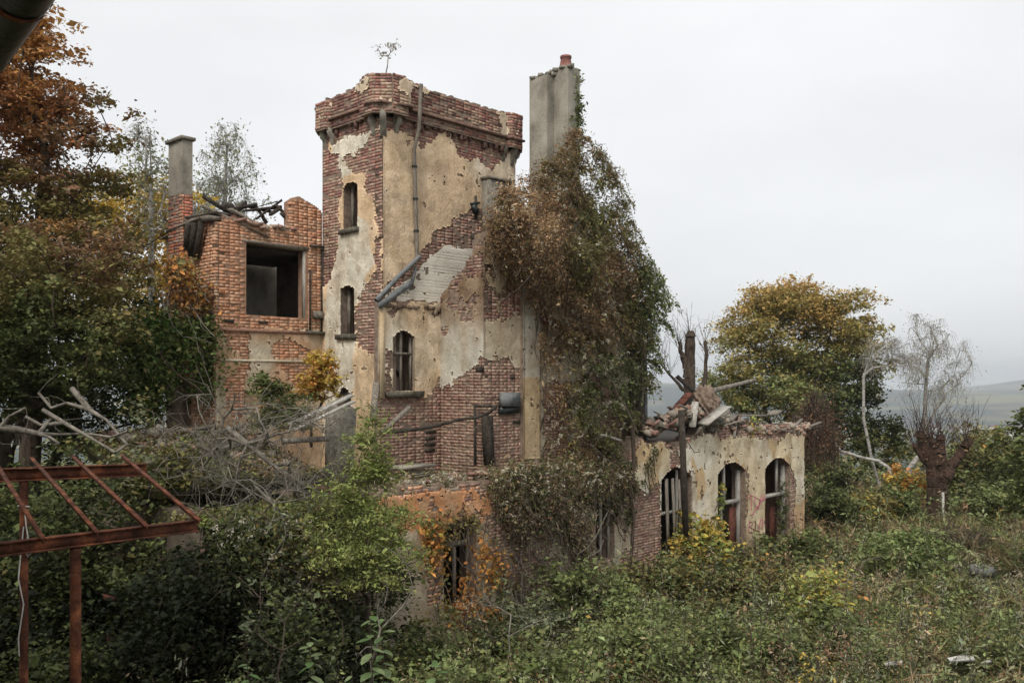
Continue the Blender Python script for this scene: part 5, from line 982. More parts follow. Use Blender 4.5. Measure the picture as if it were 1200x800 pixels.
# bushes of the right horizon: (label, px, D, half width, height, palette)
G1, G2, G3 = ([DG, MG, LG, OL], [1, 2, 1.2, 1]), ([MG, OL, YE, LG], [2, 2, .6, 1]), ([DG, MG, OL, OR, YE], [1, 2, 1.5, .5, .6])
SH = [
 ('broad green bush right beside the annex corner', 975, 28.5, 1.3, 1.5, G1), ('low olive bush between annex and arched birch trunk', 1015, 30, 1.2, 1.3, G2),
 ('bushy green shrub under the leaning birch', 1045, 31, 1.1, 1.4, G1), ('orange tinted shrub just left of the pollarded tree', 1070, 33, .8, 1.7, ([OL, OR, YE, MG, TN], [1, 1.6, 1, 1, .6])),
 ('large yellow green shrub right of the pollarded tree', 1150, 38, 2.6, 3.0, G2), ('dark green shrub behind the large yellow green one', 1135, 37, 1.2, 1.9, G1),
 ('tall green shrub near the right edge', 1185, 33, 1.4, 2.9, G3), ('low green shrub in front of the right edge shrubs', 1165, 31, 1.5, 1.4, G1),
 ('lush green mound of weeds in middle of the right meadow', 1080, 21.5, .95, 1.2, ([MG, LG, (.07,.12,.03)], [1, 1, 1.4])), ('lush green weeds behind the lush mound', 1050, 24.5, .9, .6, ([MG, LG, OL], [1, 1, 1])),
 ('yellow leaved shrub against the annex between first and second window', 830, 21.6, .75, 1.5, ([YE, LIM, YE, OL, MG], [1.2, 1.2, .8, .8, .8])), ('orange spotted bush below the graffiti', 880, 22.0, .8, .62, ([OR, YE, OL, DG, MG], [1, 1.3, 1, 1, 1])),
 ('green bush at the foot of the last annex window', 930, 24, .8, .9, G1), ('dark bush below the first annex window', 800, 19.6, .9, .9, ([DG, MG, OL], [2, 1, 1])),
 ('dark leafy bush below the second annex window', 850, 20.2, .8, .8, ([DG, MG, DG], [2, 1, 1])), ('reddish dry bush at foot of the pale brick wall', 735, 18.7, .7, .9, ([BR, OL, MG, RU], [1.5, 1, 1, .7])),
 ('green bramble bush in front of narrow dark doorway', 700, 17.2, 1.0, 1.3, ([MG, LG, OL, YE], [1.5, 1.5, 1, .3])), ('yellow dotted bramble at bottom middle', 705, 14.4, .9, 1.1, ([MG, LG, YE, (.35,.3,.06)], [1.8, 1.3, .5, .5])),
 ('grey green bramble at the foot of the orange creeper', 610, 15.6, .9, 1.0, ([MG, GRY, DG, OL], [1, 1, 1, 1])), ('green bramble left of bottom middle', 640, 13.2, 1.0, .95, ([MG, LG, GRY], [1.5, 1.3, .8])),
 ('small tree with yellowing leaves alone in the meadow', 958, 17.5, .5, 1.2, ([OR, YE, LIM, MG], [.7, 1.2, 1.2, 1])), ('brownish weedy bush in the meadow centre', 900, 19, 1.2, .7, ([BR, OL, MG, TN], [1, 1, 1.4, .5])),
 ('silvery weed bush at bottom centre right', 780, 14.6, 1.1, .75, ([GRY, MG, LG, DG], [1.5, 1.5, 1, 1])), ('leafy weed bush under the yellowing small tree', 880, 15.2, 1.2, .7, ([MG, LG, GRY], [1.6, 1.2, .6])),
 ('green bush at right beside the old tyre', 1212, 23.0, .7, .7, G1), ('low bush in the bottom right corner', 1180, 15.2, 1.0, .6, G3), ('spread of green weeds right of the white scraps', 1000, 15.8, 1.3, .6, G1),
 ('dark bush at left behind the rusty posts', 30, 12.6, 1.3, 2.6, ([SHADED, DG, MG], [2, 1, .4])), ('grey leafed shrub between the two rusty posts', 60, 11.2, .7, 1.5, ([DG, MG, GRY], [1.5, 1, .8])),
 ('large black green bush below the mossy eave', 165, 12.2, 1.3, 2.7, ([SHADED, DG, MG], [3, 1, .4])), ('dark bramble under the middle of the mossy eave', 262, 12.8, 1.0, 2.5, ([SHADED, DG, OL], [2, 1, .4])),
 ('wide dark bramble below the young green tree', 355, 12.4, 1.0, 1.6, ([SHADED, DG, MG], [2, 1, .6])), ('pale spotted bramble left of the young green tree', 335, 11.8, .8, 2.0, ([DG, (.12,.14,.08), MG], [1.8, .7, 1])),
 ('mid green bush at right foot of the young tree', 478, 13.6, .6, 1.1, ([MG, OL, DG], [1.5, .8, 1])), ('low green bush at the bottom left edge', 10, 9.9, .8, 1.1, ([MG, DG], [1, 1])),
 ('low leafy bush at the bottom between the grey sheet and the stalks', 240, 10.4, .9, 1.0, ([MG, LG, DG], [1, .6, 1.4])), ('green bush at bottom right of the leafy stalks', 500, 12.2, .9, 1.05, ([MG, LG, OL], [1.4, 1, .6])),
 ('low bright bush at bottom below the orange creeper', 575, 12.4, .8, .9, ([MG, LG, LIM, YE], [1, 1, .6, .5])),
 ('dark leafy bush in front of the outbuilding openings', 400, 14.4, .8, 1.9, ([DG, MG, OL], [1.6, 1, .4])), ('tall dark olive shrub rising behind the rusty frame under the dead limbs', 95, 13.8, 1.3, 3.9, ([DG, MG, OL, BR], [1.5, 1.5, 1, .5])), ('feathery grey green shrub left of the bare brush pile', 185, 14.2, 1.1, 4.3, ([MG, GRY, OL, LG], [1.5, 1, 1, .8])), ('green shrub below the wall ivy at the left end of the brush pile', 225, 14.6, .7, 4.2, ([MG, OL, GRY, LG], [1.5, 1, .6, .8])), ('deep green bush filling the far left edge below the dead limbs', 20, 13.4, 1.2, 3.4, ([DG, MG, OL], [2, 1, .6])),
 ('black green bush filling the gap behind the rusty frame at far left', 35, 16.8, 1.8, 3.3, ([SHADED, DG, OL], [2, 1.5, .6])), ('dark olive bush right of the gap filling bush behind the rusty frame', 110, 17.2, 1.6, 3.5, ([SHADED, DG, OL, BR], [1.5, 1.5, .8, .4])), ('tall loose bush standing before the left end of the outbuilding', 205, 13.2, .8, 3.0, ([DG, MG, OL], [1.5, 1.2, .8])),
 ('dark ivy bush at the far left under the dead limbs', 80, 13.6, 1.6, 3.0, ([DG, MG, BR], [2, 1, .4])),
]
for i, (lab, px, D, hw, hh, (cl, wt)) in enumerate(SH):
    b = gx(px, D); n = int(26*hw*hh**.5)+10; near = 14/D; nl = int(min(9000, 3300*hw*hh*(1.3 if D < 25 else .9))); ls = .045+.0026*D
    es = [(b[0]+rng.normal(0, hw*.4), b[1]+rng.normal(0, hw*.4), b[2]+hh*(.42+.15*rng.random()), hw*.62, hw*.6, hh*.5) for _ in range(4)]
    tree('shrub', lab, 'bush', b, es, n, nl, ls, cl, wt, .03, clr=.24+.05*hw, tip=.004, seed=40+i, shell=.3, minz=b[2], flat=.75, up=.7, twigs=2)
# young ash-like tree in front
b = gx(432, 13.2); pts = [b, gp(432, 700, 13.2), gp(431, 620, 13.2), gp(432, 560, 13.2), gp(432, 490, 13.2)]
tree('young_tree', 'feathery bright green young tree standing before the grey pier', 'tree', b, [E(432,620,12.6,.55,.9), E(425,560,12.6,.4,.6), E(440,650,12.6,.75,.6), E(395,640,12.6,.5,.5), E(430,515,12.6,.25,.5), E(462,610,12.6,.35,.3), E(400,590,12.6,.45,.3), E(438,540,12.6,.3,.4)], 170, 15000, .048, [(.12,.145,.045), (.17,.20,.06), (.23,.27,.09), (.29,.31,.11), (.36,.33,.09)], [1.2, 1.8, 1.8, 1.3, .5], .04, clr=.17, tip=.004, seed=90, trunk=pts, shell=.1, twigs=4, flat=.55, long=1.2, narrow=.5)
tree('yellow_maple_sapling', 'small yellow orange maple bush between outbuilding roof and tower', 'tree', W3(15.2, 3.5, 3.6), [E(372,440,17.4,.28,.42), E(380,455,17.4,.25,.35), E(360,458,17.3,.25,.3), E(378,425,17.4,.15,.2)], 30, 2600, .075, [OL, YE, OR, YE, (.3,.22,.05)], [1, 2, 1.1, 1, 1], .03, clr=.16, seed=91)
tree('roof_shrub', 'dark green shrub growing on outbuilding roof against the plaster wall', 'bush', W3(16.3, 3.4, 3.6), [E(325,468,16.8,.4,.35), E(345,480,16.8,.35,.3), E(310,455,17,.2,.25), E(330,490,16.6,.5,.2)], 40, 4200, .07, [DG, MG, MG, OL, BR], [1, 2, 1, 1, .4], .03, clr=.18, seed=92)
# sapling on the tower top
b = W3(uT-.2, vT+.2, 11.3); tree('tower_sapling', 'tiny spindly sapling growing out of the top of the tower', 'sapling', b, [E(449,66,18.4,.12,.14), E(459,58,18.4,.16,.14), E(470,54,18.4,.05,.1), E(444,60,18.4,.08,.1)], 12, 110, .05, [(.3,.3,.26), (.36,.34,.3)], [1, 1], .012, 'birch', .09, .004, seed=93, trunk=[b, gp(454, 78, 18.4), gp(455, 66, 18.4)], twigs=2)
# ---- edge-of-frame tree at right
tree('edge_maple', 'dark leafy branchy tree cut by the right edge of the view', 'tree', gx(1228, 20), [E(1208,520,20,.45,.8), E(1205,590,20,.4,.5), E(1225,460,20,.5,.8), E(1235,540,20,.6,1.0)], 50, 5000, .12, [DG, MG, MG, LG, RU], [1.5, 2, 1, .7, .4], .06, clr=.22, seed=94)
# ================================================================ CLIMBERS
def vinemass(name, label, cat, poly, v0, bulge, n, ncl, cols, wts, ls, seed, stems=60, clr=.16, long=1.0, narrow=.6, hang=0, tufts=0, keyf=None, origin=None, stemr=.012, strands=0, sprig=1.0, hangf=.8, wy=None):
    r = np.random.default_rng(seed); xs = [p[0] for p in poly]; ys = [p[1] for p in poly]; t = None
    cx, cy = [], []
    while len(cx) < ncl:
        x = r.uniform(min(xs), max(xs), 4000); y = r.uniform(min(ys), max(ys), 4000); k = inpoly(x, y, poly); cx += list(x[k]); cy += list(y[k])
    cx = np.array(cx[:ncl]); cy = np.array(cy[:ncl])
    seg = []
    for i in range(len(poly)): 
        a = np.array(poly[i], float); b_ = np.array(poly[(i+1) % len(poly)], float); ab = b_-a; tt = np.clip(((cx-a[0])*ab[0]+(cy-a[1])*ab[1])/(ab@ab+1e-9), 0, 1); seg.append(np.hypot(cx-a[0]-tt*ab[0], cy-a[1]-tt*ab[1]))
    ed = np.min(seg, 0); dep = bulge*(.25+.75*np.clip(ed/55, 0, 1)**.7)*r.uniform(.2, 1.05, ncl)*(.35+1.25*fbm(cx*.02, cy*.014, seed+3))
    C = np.array([W3(*( (lambda uz: (uz[0], v0-d, uz[1]))(fp(x, y, v0-d)))) for x, y, d in zip(cx, cy, dep)])
    t = thing(name, label, cat, tuple(C.mean(0)) if origin is None else tuple(origin))
    wt = r.dirichlet(np.full(ncl, 2.0)); wt = wt*(wy(cx, cy) if wy else 1); wt = wt/wt.sum(); k = r.choice(ncl, n, p=wt); P = C[k]+r.normal(0, 1, (n, 3))*clr*[1, 1, 1+hang]
    X, Y = cx[k].copy(), cy[k].copy()
    if strands:                         # half of the leaves sit along arching, hanging shoots
        ns_ = strands; j0 = r.choice(ncl, ns_, p=wt); d = np.stack([.7285+r.normal(0, .5, ns_), -.685+r.normal(0, .5, ns_), r.uniform(-.3, .9, ns_)], 1); d /= np.linalg.norm(d, axis=1, keepdims=True); Ls = r.uniform(.25, 1.0, ns_)*sprig
        h_ = n//2; si = r.integers(0, ns_, h_); tt = r.random(h_)[:, None]; L1 = Ls[si][:, None]
        P[:h_] = C[j0[si]]+d[si]*L1*tt*(1-.35*tt)-np.array([[0, 0, 1.0]])*(tt**2)*L1*hangf+r.normal(0, .028, (h_, 3)); X[:h_] = cx[j0[si]]; Y[:h_] = cy[j0[si]]
        q0 = C[j0]; prevp = q0; sg0, sg1 = [], []
        for a_ in (.34, .67, 1.0): nx = q0+d*Ls[:, None]*a_*(1-.35*a_)-np.array([[0, 0, 1.0]])*a_*a_*Ls[:, None]*hangf; sg0.append(prevp); sg1.append(nx); prevp = nx
        vv_, ff_ = tubes(np.concatenate(sg0), np.concatenate(sg1), np.full(3*ns_, .005), np.full(3*ns_, .004), 3); child(t, 'shoots', vv_, ff_, M['bark'])
    key = np.clip((fbm(X*.022, Y*.016, seed)-.5)*2+.5, 0, 1)*.62+r.random(n)*.38
    if keyf: key = keyf(X, Y, key)
    v, f, c = leaf_arrays(P, np.full(n, ls), pal(cols, wts, n, key), .15, long, narrow, .2, r); child(t, 'leaves', v, f, M['leaf'], c)
    if tufts:
        kk = r.choice(ncl, tufts); Tn = C[kk]+np.array([.7, -.7, 0])*.16+r.normal(0, .06, (tufts, 3)); T = np.repeat(Tn, 12, 0)+r.normal(0, .022, (tufts*12, 3)); v, f, c = leaf_arrays(T, np.full(len(T), .034), np.tile(WHT, (len(T), 1)), 0, 1.3, .4, .15, r); child(t, 'seed_heads', v, f, M['leaf'], c)
    parts = []
    for i in range(stems):
        j = r.integers(ncl); p = C[j]+r.normal(0, .05, 3); pts = [p]; d = np.array([r.normal(0, .3), r.normal(0, .3), -1.0]); L_ = r.uniform(.5, 2.4)
        for s in range(7): d = d+r.normal(0, .28, 3); d[2] = min(d[2], -.35) if r.random() < .8 else d[2]; d /= np.linalg.norm(d); pts.append(pts[-1]+d*L_/7)
        pts = np.array(pts); pts = pts[(pts[:, 2] > .1) & (600+1045*pts[:, 0]/pts[:, 1] < max(xs)) & (600+1045*pts[:, 0]/pts[:, 1] > min(xs))]
        if len(pts) > 1: w_ = stemr*r.uniform(.4, 1.2); parts.append(tubes(pts[:-1], pts[1:], np.full(len(pts)-1, w_), np.full(len(pts)-1, w_*.9), 4))
    if parts: v, f = join(*parts); child(t, 'stems', v, f, M['bark' if seed % 2 else 'dead'])
    return t
PV = (.20, .11, .075)
bigp = [(676,152),(690,165),(712,178),(722,215),(735,235),(738,262),(750,285),(755,310),(757,345),(754,380),(750,430),(748,480),(744,545),(700,560),(650,560),(640,520),(634,470),(632,420),(634,380),(625,360),(612,345),(598,322),(583,305),(575,280),(570,255),(578,232),(600,212),(622,205),(640,190),(655,172)]
def kv(X, Y, k):                       # greener towards the right and in a streak by the wall edge
    g = np.clip((X-650)/110, 0, 1)*.40+np.clip((Y-330)/250, 0, 1)*.10; return np.clip(k*.78+g, 0, .999)
vinemass('climbing_vine', 'huge brown and green climbing vine swallowing the main wall under the tall chimney', 'climbing plant', bigp, 1.05, 1.25, 82000, 1000, [(.46,.35,.22), (.36,.24,.14), (.28,.19,.115), (.17,.11,.06), OL, (.13,.12,.055), MG, DG, LG], [1.5, 1.6, 1.5, 1.5, 1.4, 1.2, 1.2, .9, .7], .056, 21, 110, .10, 1.2, .45, tufts=620, keyf=kv, strands=1500, sprig=.85, hangf=.75, wy=lambda X, Y: np.where(Y > 400, .35+.65*(fbm(X*.06, Y*.012, 4) > .52), 1.0)*np.where((X < 655) & (Y > 330), .5, 1))
vinemass('green_climber', 'leafy light green climber spilling over the right edge of the vine covered wall', 'climbing plant', [(722,262),(740,270),(755,300),(768,322),(785,345),(790,360),(775,362),(780,385),(765,380),(760,410),(766,435),(758,460),(754,420),(750,380),(738,340)], .9, .6, 7500, 110, [DG, MG, LG, OL, GRY], [1, 2, 1.6, 1, .8], .07, 22, 0, .11, tufts=60, strands=160, sprig=.9)
vinemass('chimney_ivy', 'narrow green ivy climbing the right side of the tall chimney', 'climbing plant', [(672,85),(681,82),(682,150),(684,175),(670,190),(655,192),(666,165),(668,130),(674,128)], 1.1, .12, 2400, 60, [MG, LG, OL, YE], [1.5, 1.5, 1, .25], .06, 23, 0, .06)
vinemass('dead_strand_vine', 'curtain of dry brown vine stems hanging down the middle of the terrace front', 'climbing plant', [(572,552),(640,540),(735,545),(740,562),(720,568),(694,572),(688,600),(686,650),(680,680),(678,640),(640,600),(610,620),(585,600),(576,580)], .0, .45, 21000, 330, [OL, TN, BR, MG, (.24,.19,.12), (.17,.17,.08), LG], [1.2, 1.3, .7, 1.2, 1.2, 1.2, .7], .052, 51, 200, .12, 1.3, .4, tufts=260, stemr=.006, strands=600, sprig=.7, hangf=1.0)
vinemass('terrace_weeds', 'pale flecked weeds growing along the terrace before the gable wall', 'weeds', [(440,572),(475,560),(520,553),(560,556),(600,550),(640,545),(700,540),(742,535),(742,560),(640,570),(560,575),(470,588)], .45, .3, 9000, 160, [OL, MG, TN, (.16,.14,.06), LG], [1, 1, .8, 1, .6], .05, 25, 40, .1, 1.3, .4, tufts=170)
vinemass('orange_creeper', 'yellow and orange maple leaves round the ground floor window', 'climbing plant', [(496,612),(517,612),(518,650),(515,690),(530,712),(548,690),(556,660),(560,638),(575,638),(590,660),(582,700),(592,735),(560,745),(528,735),(545,700),(548,665),(560,665),(556,690),(545,700),(515,705),(500,690)], -.1, .35, 1500, 60, [MG, OL, (.30,.19,.05), OR, (.36,.15,.04), YE], [.6, .9, 1.5, 1.6, 1.2, 1], .085, 26, 14, .12, stemr=.008)
vinemass('window_garland', 'twiggy green garland hanging across the top of the ground floor window', 'climbing plant', [(496,606),(540,600),(562,606),(560,616),(540,625),(522,640),(505,650)], -.05, .2, 900, 40, [MG, OL, BR, YE], [1, 1, 1, .3], .06, 27, 14, .09, stemr=.008)
vinemass('wall_ivy', 'bright green ivy mantling the lower corner of the brick wing', 'climbing plant', [(150,370),(200,372),(250,370),(260,392),(264,430),(255,460),(236,462),(238,435),(205,430),(195,470),(160,500),(140,450)], 4.9, .4, 14000, 260, [DG, MG, (.065,.11,.025), LG, OL], [1, 2, 1.6, .7, .5], .085, 29, 20, .15)
vinemass('dry_creeper', 'brown leaved creeper on the left side of the brick wing', 'climbing plant', [(200,300),(215,310),(240,325),(254,345),(250,365),(225,370),(200,360),(190,330)], 4.9, .4, 1900, 80, [RU, BR, OR, OL], [1, 1.2, .8, .8], .085, 30, 20, .13)
vinemass('annex_ivy', 'thin strands of ivy climbing the annex plaster left of the first window', 'climbing plant', [(752,572),(756,545),(766,520),(770,528),(764,555),(760,578)], -.02, .07, 700, 26, [MG, DG, OL], [1, 1, 1], .05, 31, 10, .045)
vinemass('frame_ivy', 'ivy wrapped round the post of the last annex window', 'climbing plant', [(914,565),(921,560),(921,640),(912,645)], -.03, .08, 900, 24, [DG, MG], [1, 1], .055, 32, 4, .05)
vinemass('window_creeper', 'yellow leaved creeper on the frame of the middle annex window', 'climbing plant', [(842,572),(848,568),(849,640),(838,665),(828,650),(842,620)], -.05, .12, 700, 22, [YE, LIM, MG, OL], [1, 1, 1, .6], .07, 33, 6, .06)
vinemass('corner_ivy', 'scattered green ivy on the crumbling brick left of the annex plaster', 'climbing plant', [(722,545),(742,540),(744,600),(736,620),(715,610),(718,570)], -.02, .15, 1500, 40, [MG, LG, DG, OL], [1, 1, 1, .6], .065, 35, 14, .07)
vinemass('roof_weed', 'small yellow weed growing in the rubble above the middle annex window', 'weeds', [(878,492),(890,490),(890,510),(880,512)], .0, .1, 260, 8, [YE, LIM, OL], [1, 1, 1], .06, 37, 0, .06)
vinemass('dark_post_vine', 'dark leafy tangle hanging beside the narrow doorway in the terrace front', 'climbing plant', [(672,580),(690,575),(690,640),(688,700),(684,720),(682,680),(676,630)], -.02, .3, 2600, 60, [DG, MG, OL, BR], [1.4, 1.2, 1, .8], .05, 39, 90, .1, stemr=.009)
vinemass('trailing_stems', 'bare trailing stems and sparse leaves over the pale brick of the terrace front', 'climbing plant', [(575,615),(640,600),(690,600),(692,640),(680,720),(600,725),(576,690)], -.02, .12, 3400, 90, [OL, BR, MG, (.30,.24,.16), OR], [1, .6, 1, 1.3, .3], .05, 62, 170, .12, 1.2, .5, stemr=.007, strands=60, sprig=.4)
# a thick bare ivy trunk on the pale brick, crooked white branch
for nm, pts, r0, mt, lab in (('bare_ivy', [(741,500),(743,540),(738,575),(743,605),(740,650),(735,690)], .05, 'bark', 'bare crooked ivy trunk crossing the pale brick left of the annex'),
                             ('white_branch', [(707,632),(703,645),(690,652),(682,664),(676,680),(670,705)], .014, 'dead', 'crooked white dead branch standing before the dark doorway tangle'),
                             ('white_branch', [(712,600),(700,625),(690,640),(676,650)], .01, 'dead', 'thin pale curved twig above the crooked white branch')):
    D = 18.7; v, q = tube_path([gp(x, y, (20.2 if nm == 'bare_ivy' else 17.6)) for x, y in pts], r0, 7, r0*.7); o = mesh(nm, v, q, M[mt], smooth=True); tag(o, lab, 'branch')
# ================================================================ DEAD WOOD
def deadbranch(name, label, roots, targets, r0, tip, seed, mt='dead', twigs=4, tl_=.35):
    r = np.random.default_rng(seed); nodes, par, ends = skeleton([np.array(p) for p in roots], targets, up=0, wig=.11, seg=6, r=r); rad_ = radii(nodes, par, tip, r0=r0); i = np.arange(1, len(nodes)); R1 = rad_[i]; R0 = np.minimum(rad_[par[i]], R1*1.6+.003)
    parts = [tubes(nodes[par[i]], nodes[i], R0, R1, 5)]
    for e in np.concatenate([ends]*twigs): d = r.normal(0, 1, 3); d /= np.linalg.norm(d); m_ = nodes[e]+d*tl_*.5; parts.append(tubes([nodes[e], m_], [m_, m_+(d+r.normal(0, .5, 3))*tl_*.5], [tip*.7]*2, [tip*.5, tip*.3], 3))
    v, f = join(*parts); o = mesh(name, v, f, M[mt]); tag(o, label, 'branch'); return o
r = rng
deadbranch('dead_limb', 'thick forked grey dead limb reaching in from the left edge', [gp(-60, 492, 12), gp(-20, 496, 12.1), gp(0, 501, 12.2), gp(20, 503, 12.3), gp(45, 508, 12.4), gp(70, 509, 12.6), gp(95, 508, 12.8)], [gp(x, y, 12.5+r.normal(0, .3)) for x, y in ((130,512),(60,490),(30,478),(150,505),(20,520),(70,520))], .06, .009, 1, twigs=2)
deadbranch('dead_limb', 'second grey dead limb slanting down to the right with broken tip', [gp(84, 455, 13), gp(105, 480, 12.9), gp(125, 492, 12.8), gp(148, 520, 12.6)], [gp(x, y, 12.9) for x, y in ((78,472),(45,460),(95,465),(60,478))], .045, .01, 2, twigs=1)
deadbranch('dead_limb', 'thin dead limb lying over the first thick limb at left', [gp(50, 480, 12.6), gp(75, 495, 12.6), gp(110, 515, 12.5), gp(135, 530, 12.4)], [gp(x, y, 12.6) for x, y in ((30,488),(48,498),(150,520))], .035, .009, 3, twigs=1)
deadbranch('brush_pile', 'big tangle of bare grey branches piled on the mossy outbuilding roof', [gp(265, 500, 13.4), gp(290, 520, 13.4), gp(320, 545, 13.5), gp(360, 570, 13.6)], [gp(r.uniform(240, 400), r.uniform(470, 590), r.uniform(13, 14.6)) for _ in range(90)], .05, .007, 4, twigs=5, tl_=.45)
deadbranch('brush_pile', 'upper left tangle of arching bare branches before the plaster wall', [gp(262, 545, 13.8), gp(255, 520, 13.8), gp(262, 490, 13.8)], [gp(x+r.normal(0, 4), y+r.normal(0, 4), 13.8+r.normal(0, .3)) for x, y in ((225,462),(235,462),(250,463),(270,464),(282,480),(300,478),(320,482),(335,490),(270,505),(240,500),(225,495),(290,500),(310,500),(345,470),(360,490))], .03, .008, 5, twigs=4, tl_=.4)
deadbranch('brush_pile', 'lower tangle of pale thin sticks hanging in front of the mossy eave', [gp(300, 570, 12.6), gp(320, 590, 12.6), gp(350, 585, 12.8)], [gp(r.uniform(225, 400), r.uniform(545, 640), r.uniform(12.2, 13.2)) for _ in range(34)], .02, .006, 6, twigs=4, tl_=.45)
deadbranch('brush_pile', 'dark grey heap of twigs and rails at left part of the outbuilding roof', [gp(230, 520, 14), gp(250, 530, 14), gp(280, 520, 14)], [gp(r.uniform(180, 290), r.uniform(495, 570), r.uniform(13.5, 14.6)) for _ in range(50)], .035, .007, 7, 'dead', 4, .4)
deadbranch('brush_mound', 'dark branchy debris mound in the right meadow', [onground(1120, 25.5, .2), onground(1130, 25.2, .4)], [onground(r.uniform(1095, 1165), r.uniform(24.5, 27), r.uniform(.1, .75)) for _ in range(50)], .04, .008, 8, 'bark', 5, .4)
for k, (px, D, h_, lab) in enumerate(((446, 10.6, 2.9, 'bundle of bare brown stems rising right of the tall weed stalks'), (330, 10.8, 2.6, 'thin bare stems poking out of the dark bramble at lower left'), (598, 13.4, 2.0, 'pair of dry stems in front of the orange creeper'), (700, 15.0, 1.6, 'dry upright stems in the bramble at bottom middle'), (1010, 18, 1.3, 'few dry stems standing in the middle of the meadow'), (900, 16.5, 1.4, 'dry reddish stems left of the yellowing small tree'))):
    b = gx(px, D); deadbranch('dry_weed', lab, [b, b+[0, 0, h_*.4]], [b+[r.normal(0, .28), r.normal(0, .2), h_*r.uniform(.6, 1.1)] for _ in range(9)], .014, .005, 60+k, 'bark' if k % 2 else 'dead', 2, .2)
# ================================================================ STALK PLANTS with big leaves (foreground)
LM = []
for cc in ((.13, .19, .085), (.09, .15, .055), (.17, .22, .11)):
    v = np.array([[0, 0, 0], [.32, .22, .05], [.38, .55, .04], [.2, .85, -.02], [0, 1, -.1], [-.2, .85, -.02], [-.38, .55, .04], [-.32, .22, .05], [0, .35, -.03], [0, .7, -.05]])
    f = [[0, 1, 8, 8], [1, 2, 9, 8], [2, 3, 4, 9], [0, 8, 7, 7], [8, 9, 6, 7], [9, 4, 5, 6]]; f = [[0, 1, 8], [1, 2, 9], [1, 9, 8], [2, 3, 9], [3, 4, 9], [0, 8, 7], [8, 9, 6], [8, 6, 7], [9, 4, 5], [9, 5, 6]]
    o = mesh('leaf', v, f, M['leaf'], None, np.tile(cc, (10, 1))); LM.append(o.data); bpy.data.objects.remove(o)
for i, (px, D, zt_, zb_, lab) in enumerate(((362, 9.4, 2.34, .9, 'tall weed stalk with rounded leaves at bottom left of the young tree'), (434, 9.6, 2.56, 1.0, 'tallest weed stalk with big pale leaves below the young tree'), (412, 9.2, 1.95, .9, 'short leafy weed stalk between the two taller ones'), (290, 9.2, 2.06, .9, 'weed stalk with rounded leaves left of the others'), (447, 9.9, 2.35, 1.0, 'slim weed stalk just right of the tallest one'), (330, 9.0, 1.95, .8, 'low weed stalk near the bottom edge beside a bare stick'), (508, 10.2, 1.85, .9, 'weed stalk with pale leaves right of the stalk group'))):
    x = (px-600)/1045*D; t = thing('weed_stalk', lab, 'weed', (x, D, 0)); Ti = Matrix.Translation((x, D, 0)).inverted()
    pts = [(x, D, 0), (x+.03, D, zt_*.5), (x+.01, D, zt_*.85), (x, D, zt_)]; v, q = tube_path(pts, .009, 5, .004); child(t, 'stalk', v, q, M['bark'])
    n = int((zt_-zb_)/.05); 
    for k in range(n):
        z = zb_+(zt_-zb_)*k/n; s = (.055+.08*math.sin(math.pi*min(1, (1-k/n)*.9+.12)))*random.uniform(.85, 1.15); o = bpy.data.objects.new('leaf', LM[random.randrange(3)]); COL.objects.link(o); o.parent = t; o.matrix_parent_inverse = Ti
        o.location = (x+.01, D, z); a = k*math.pi*.53+random.gauss(0, .3)+i; o.scale = (s, s*1.25, s); o.rotation_euler = (random.uniform(-.55, .1), 0, a)
# ================================================================ UNDERGROWTH
r = np.random.default_rng(99)
def cover(n, d0, d1, px0, px1, ls0, cols, wts, hscale, name, long=1.0, narrow=.62, up=.8, pw_=1.0, grass=False):
    D = d0+(d1-d0)*r.random(n)**pw_; px = r.uniform(px0, px1, n); x = (px-600)/1045*D; z = terr(x, D)
    hN = fbm(x*.55, D*.55, 71)*1.1+vn(x*1.7, D*1.7, 72)*.5; h = np.clip((hN-.45)*1.5+(vn(x*.9, D*.9, 75) > .62)*.35, .05, 1.5)*hscale*r.random(n)**.6
    s_ = (x-A[0])*U[0]+(D-A[1])*U[1]; v_ = (x-A[0])*V[0]+(D-A[1])*V[1]; ok = ~((v_ > -.05) & (s_ > -.4) & (s_ < 17) & (v_ < 6)); tx = 11.9; ok &= ~((np.hypot(x-12.0, (D-22.9)*.8) < .75)) & ~((np.hypot(x-13.3, (D-26)) < 1.6) & (r.random(n) < .75)) & ~((D < 15.6) & (D > 13.6) & (np.hypot(x-7.2, D-14.7) < .6) & (r.random(n) < .6)); h = np.where((D > 17.5) & (D < 23) & (np.hypot(x-11.6, (D-20.6)*.6) < 1.0), h*.35, h); cl = (v_ > -1.2) & (v_ < 0) & (s_ > -.5); h = np.where(cl, h*.6, h)
    # worn bare patch of yard near the debris
    x, D, z, h, px = x[ok], D[ok], z[ok], h[ok], px[ok]; m = len(x); P = np.stack([x, D, z+h], 1)
    key = np.clip((fbm(x*.6+5, D*.5, 73)-.5)*2.4+.5, 0, 1)*.5+r.random(m)*.5; C = pal(cols, wts, m, key)
    dry = ((fbm(x*.3, D*.3, 74) > .54) & (D > 20)) | (np.hypot((x-11.5)*.6, D-27) < 1.8); C[dry & (r.random(m) < .5)] = TN
    if grass: v, f, c = leaf_arrays(P, np.full(m, ls0)*(D/20)**.5, C, .0, 1.6, .12, r=r, fold=.1)
    else: v, f, c = leaf_arrays(P, ls0*(D/18)**.6, C, up, long, narrow, r=r)
    o = mesh(name, v, f, M['leaf'], None, c); o['kind'] = 'stuff'; return o
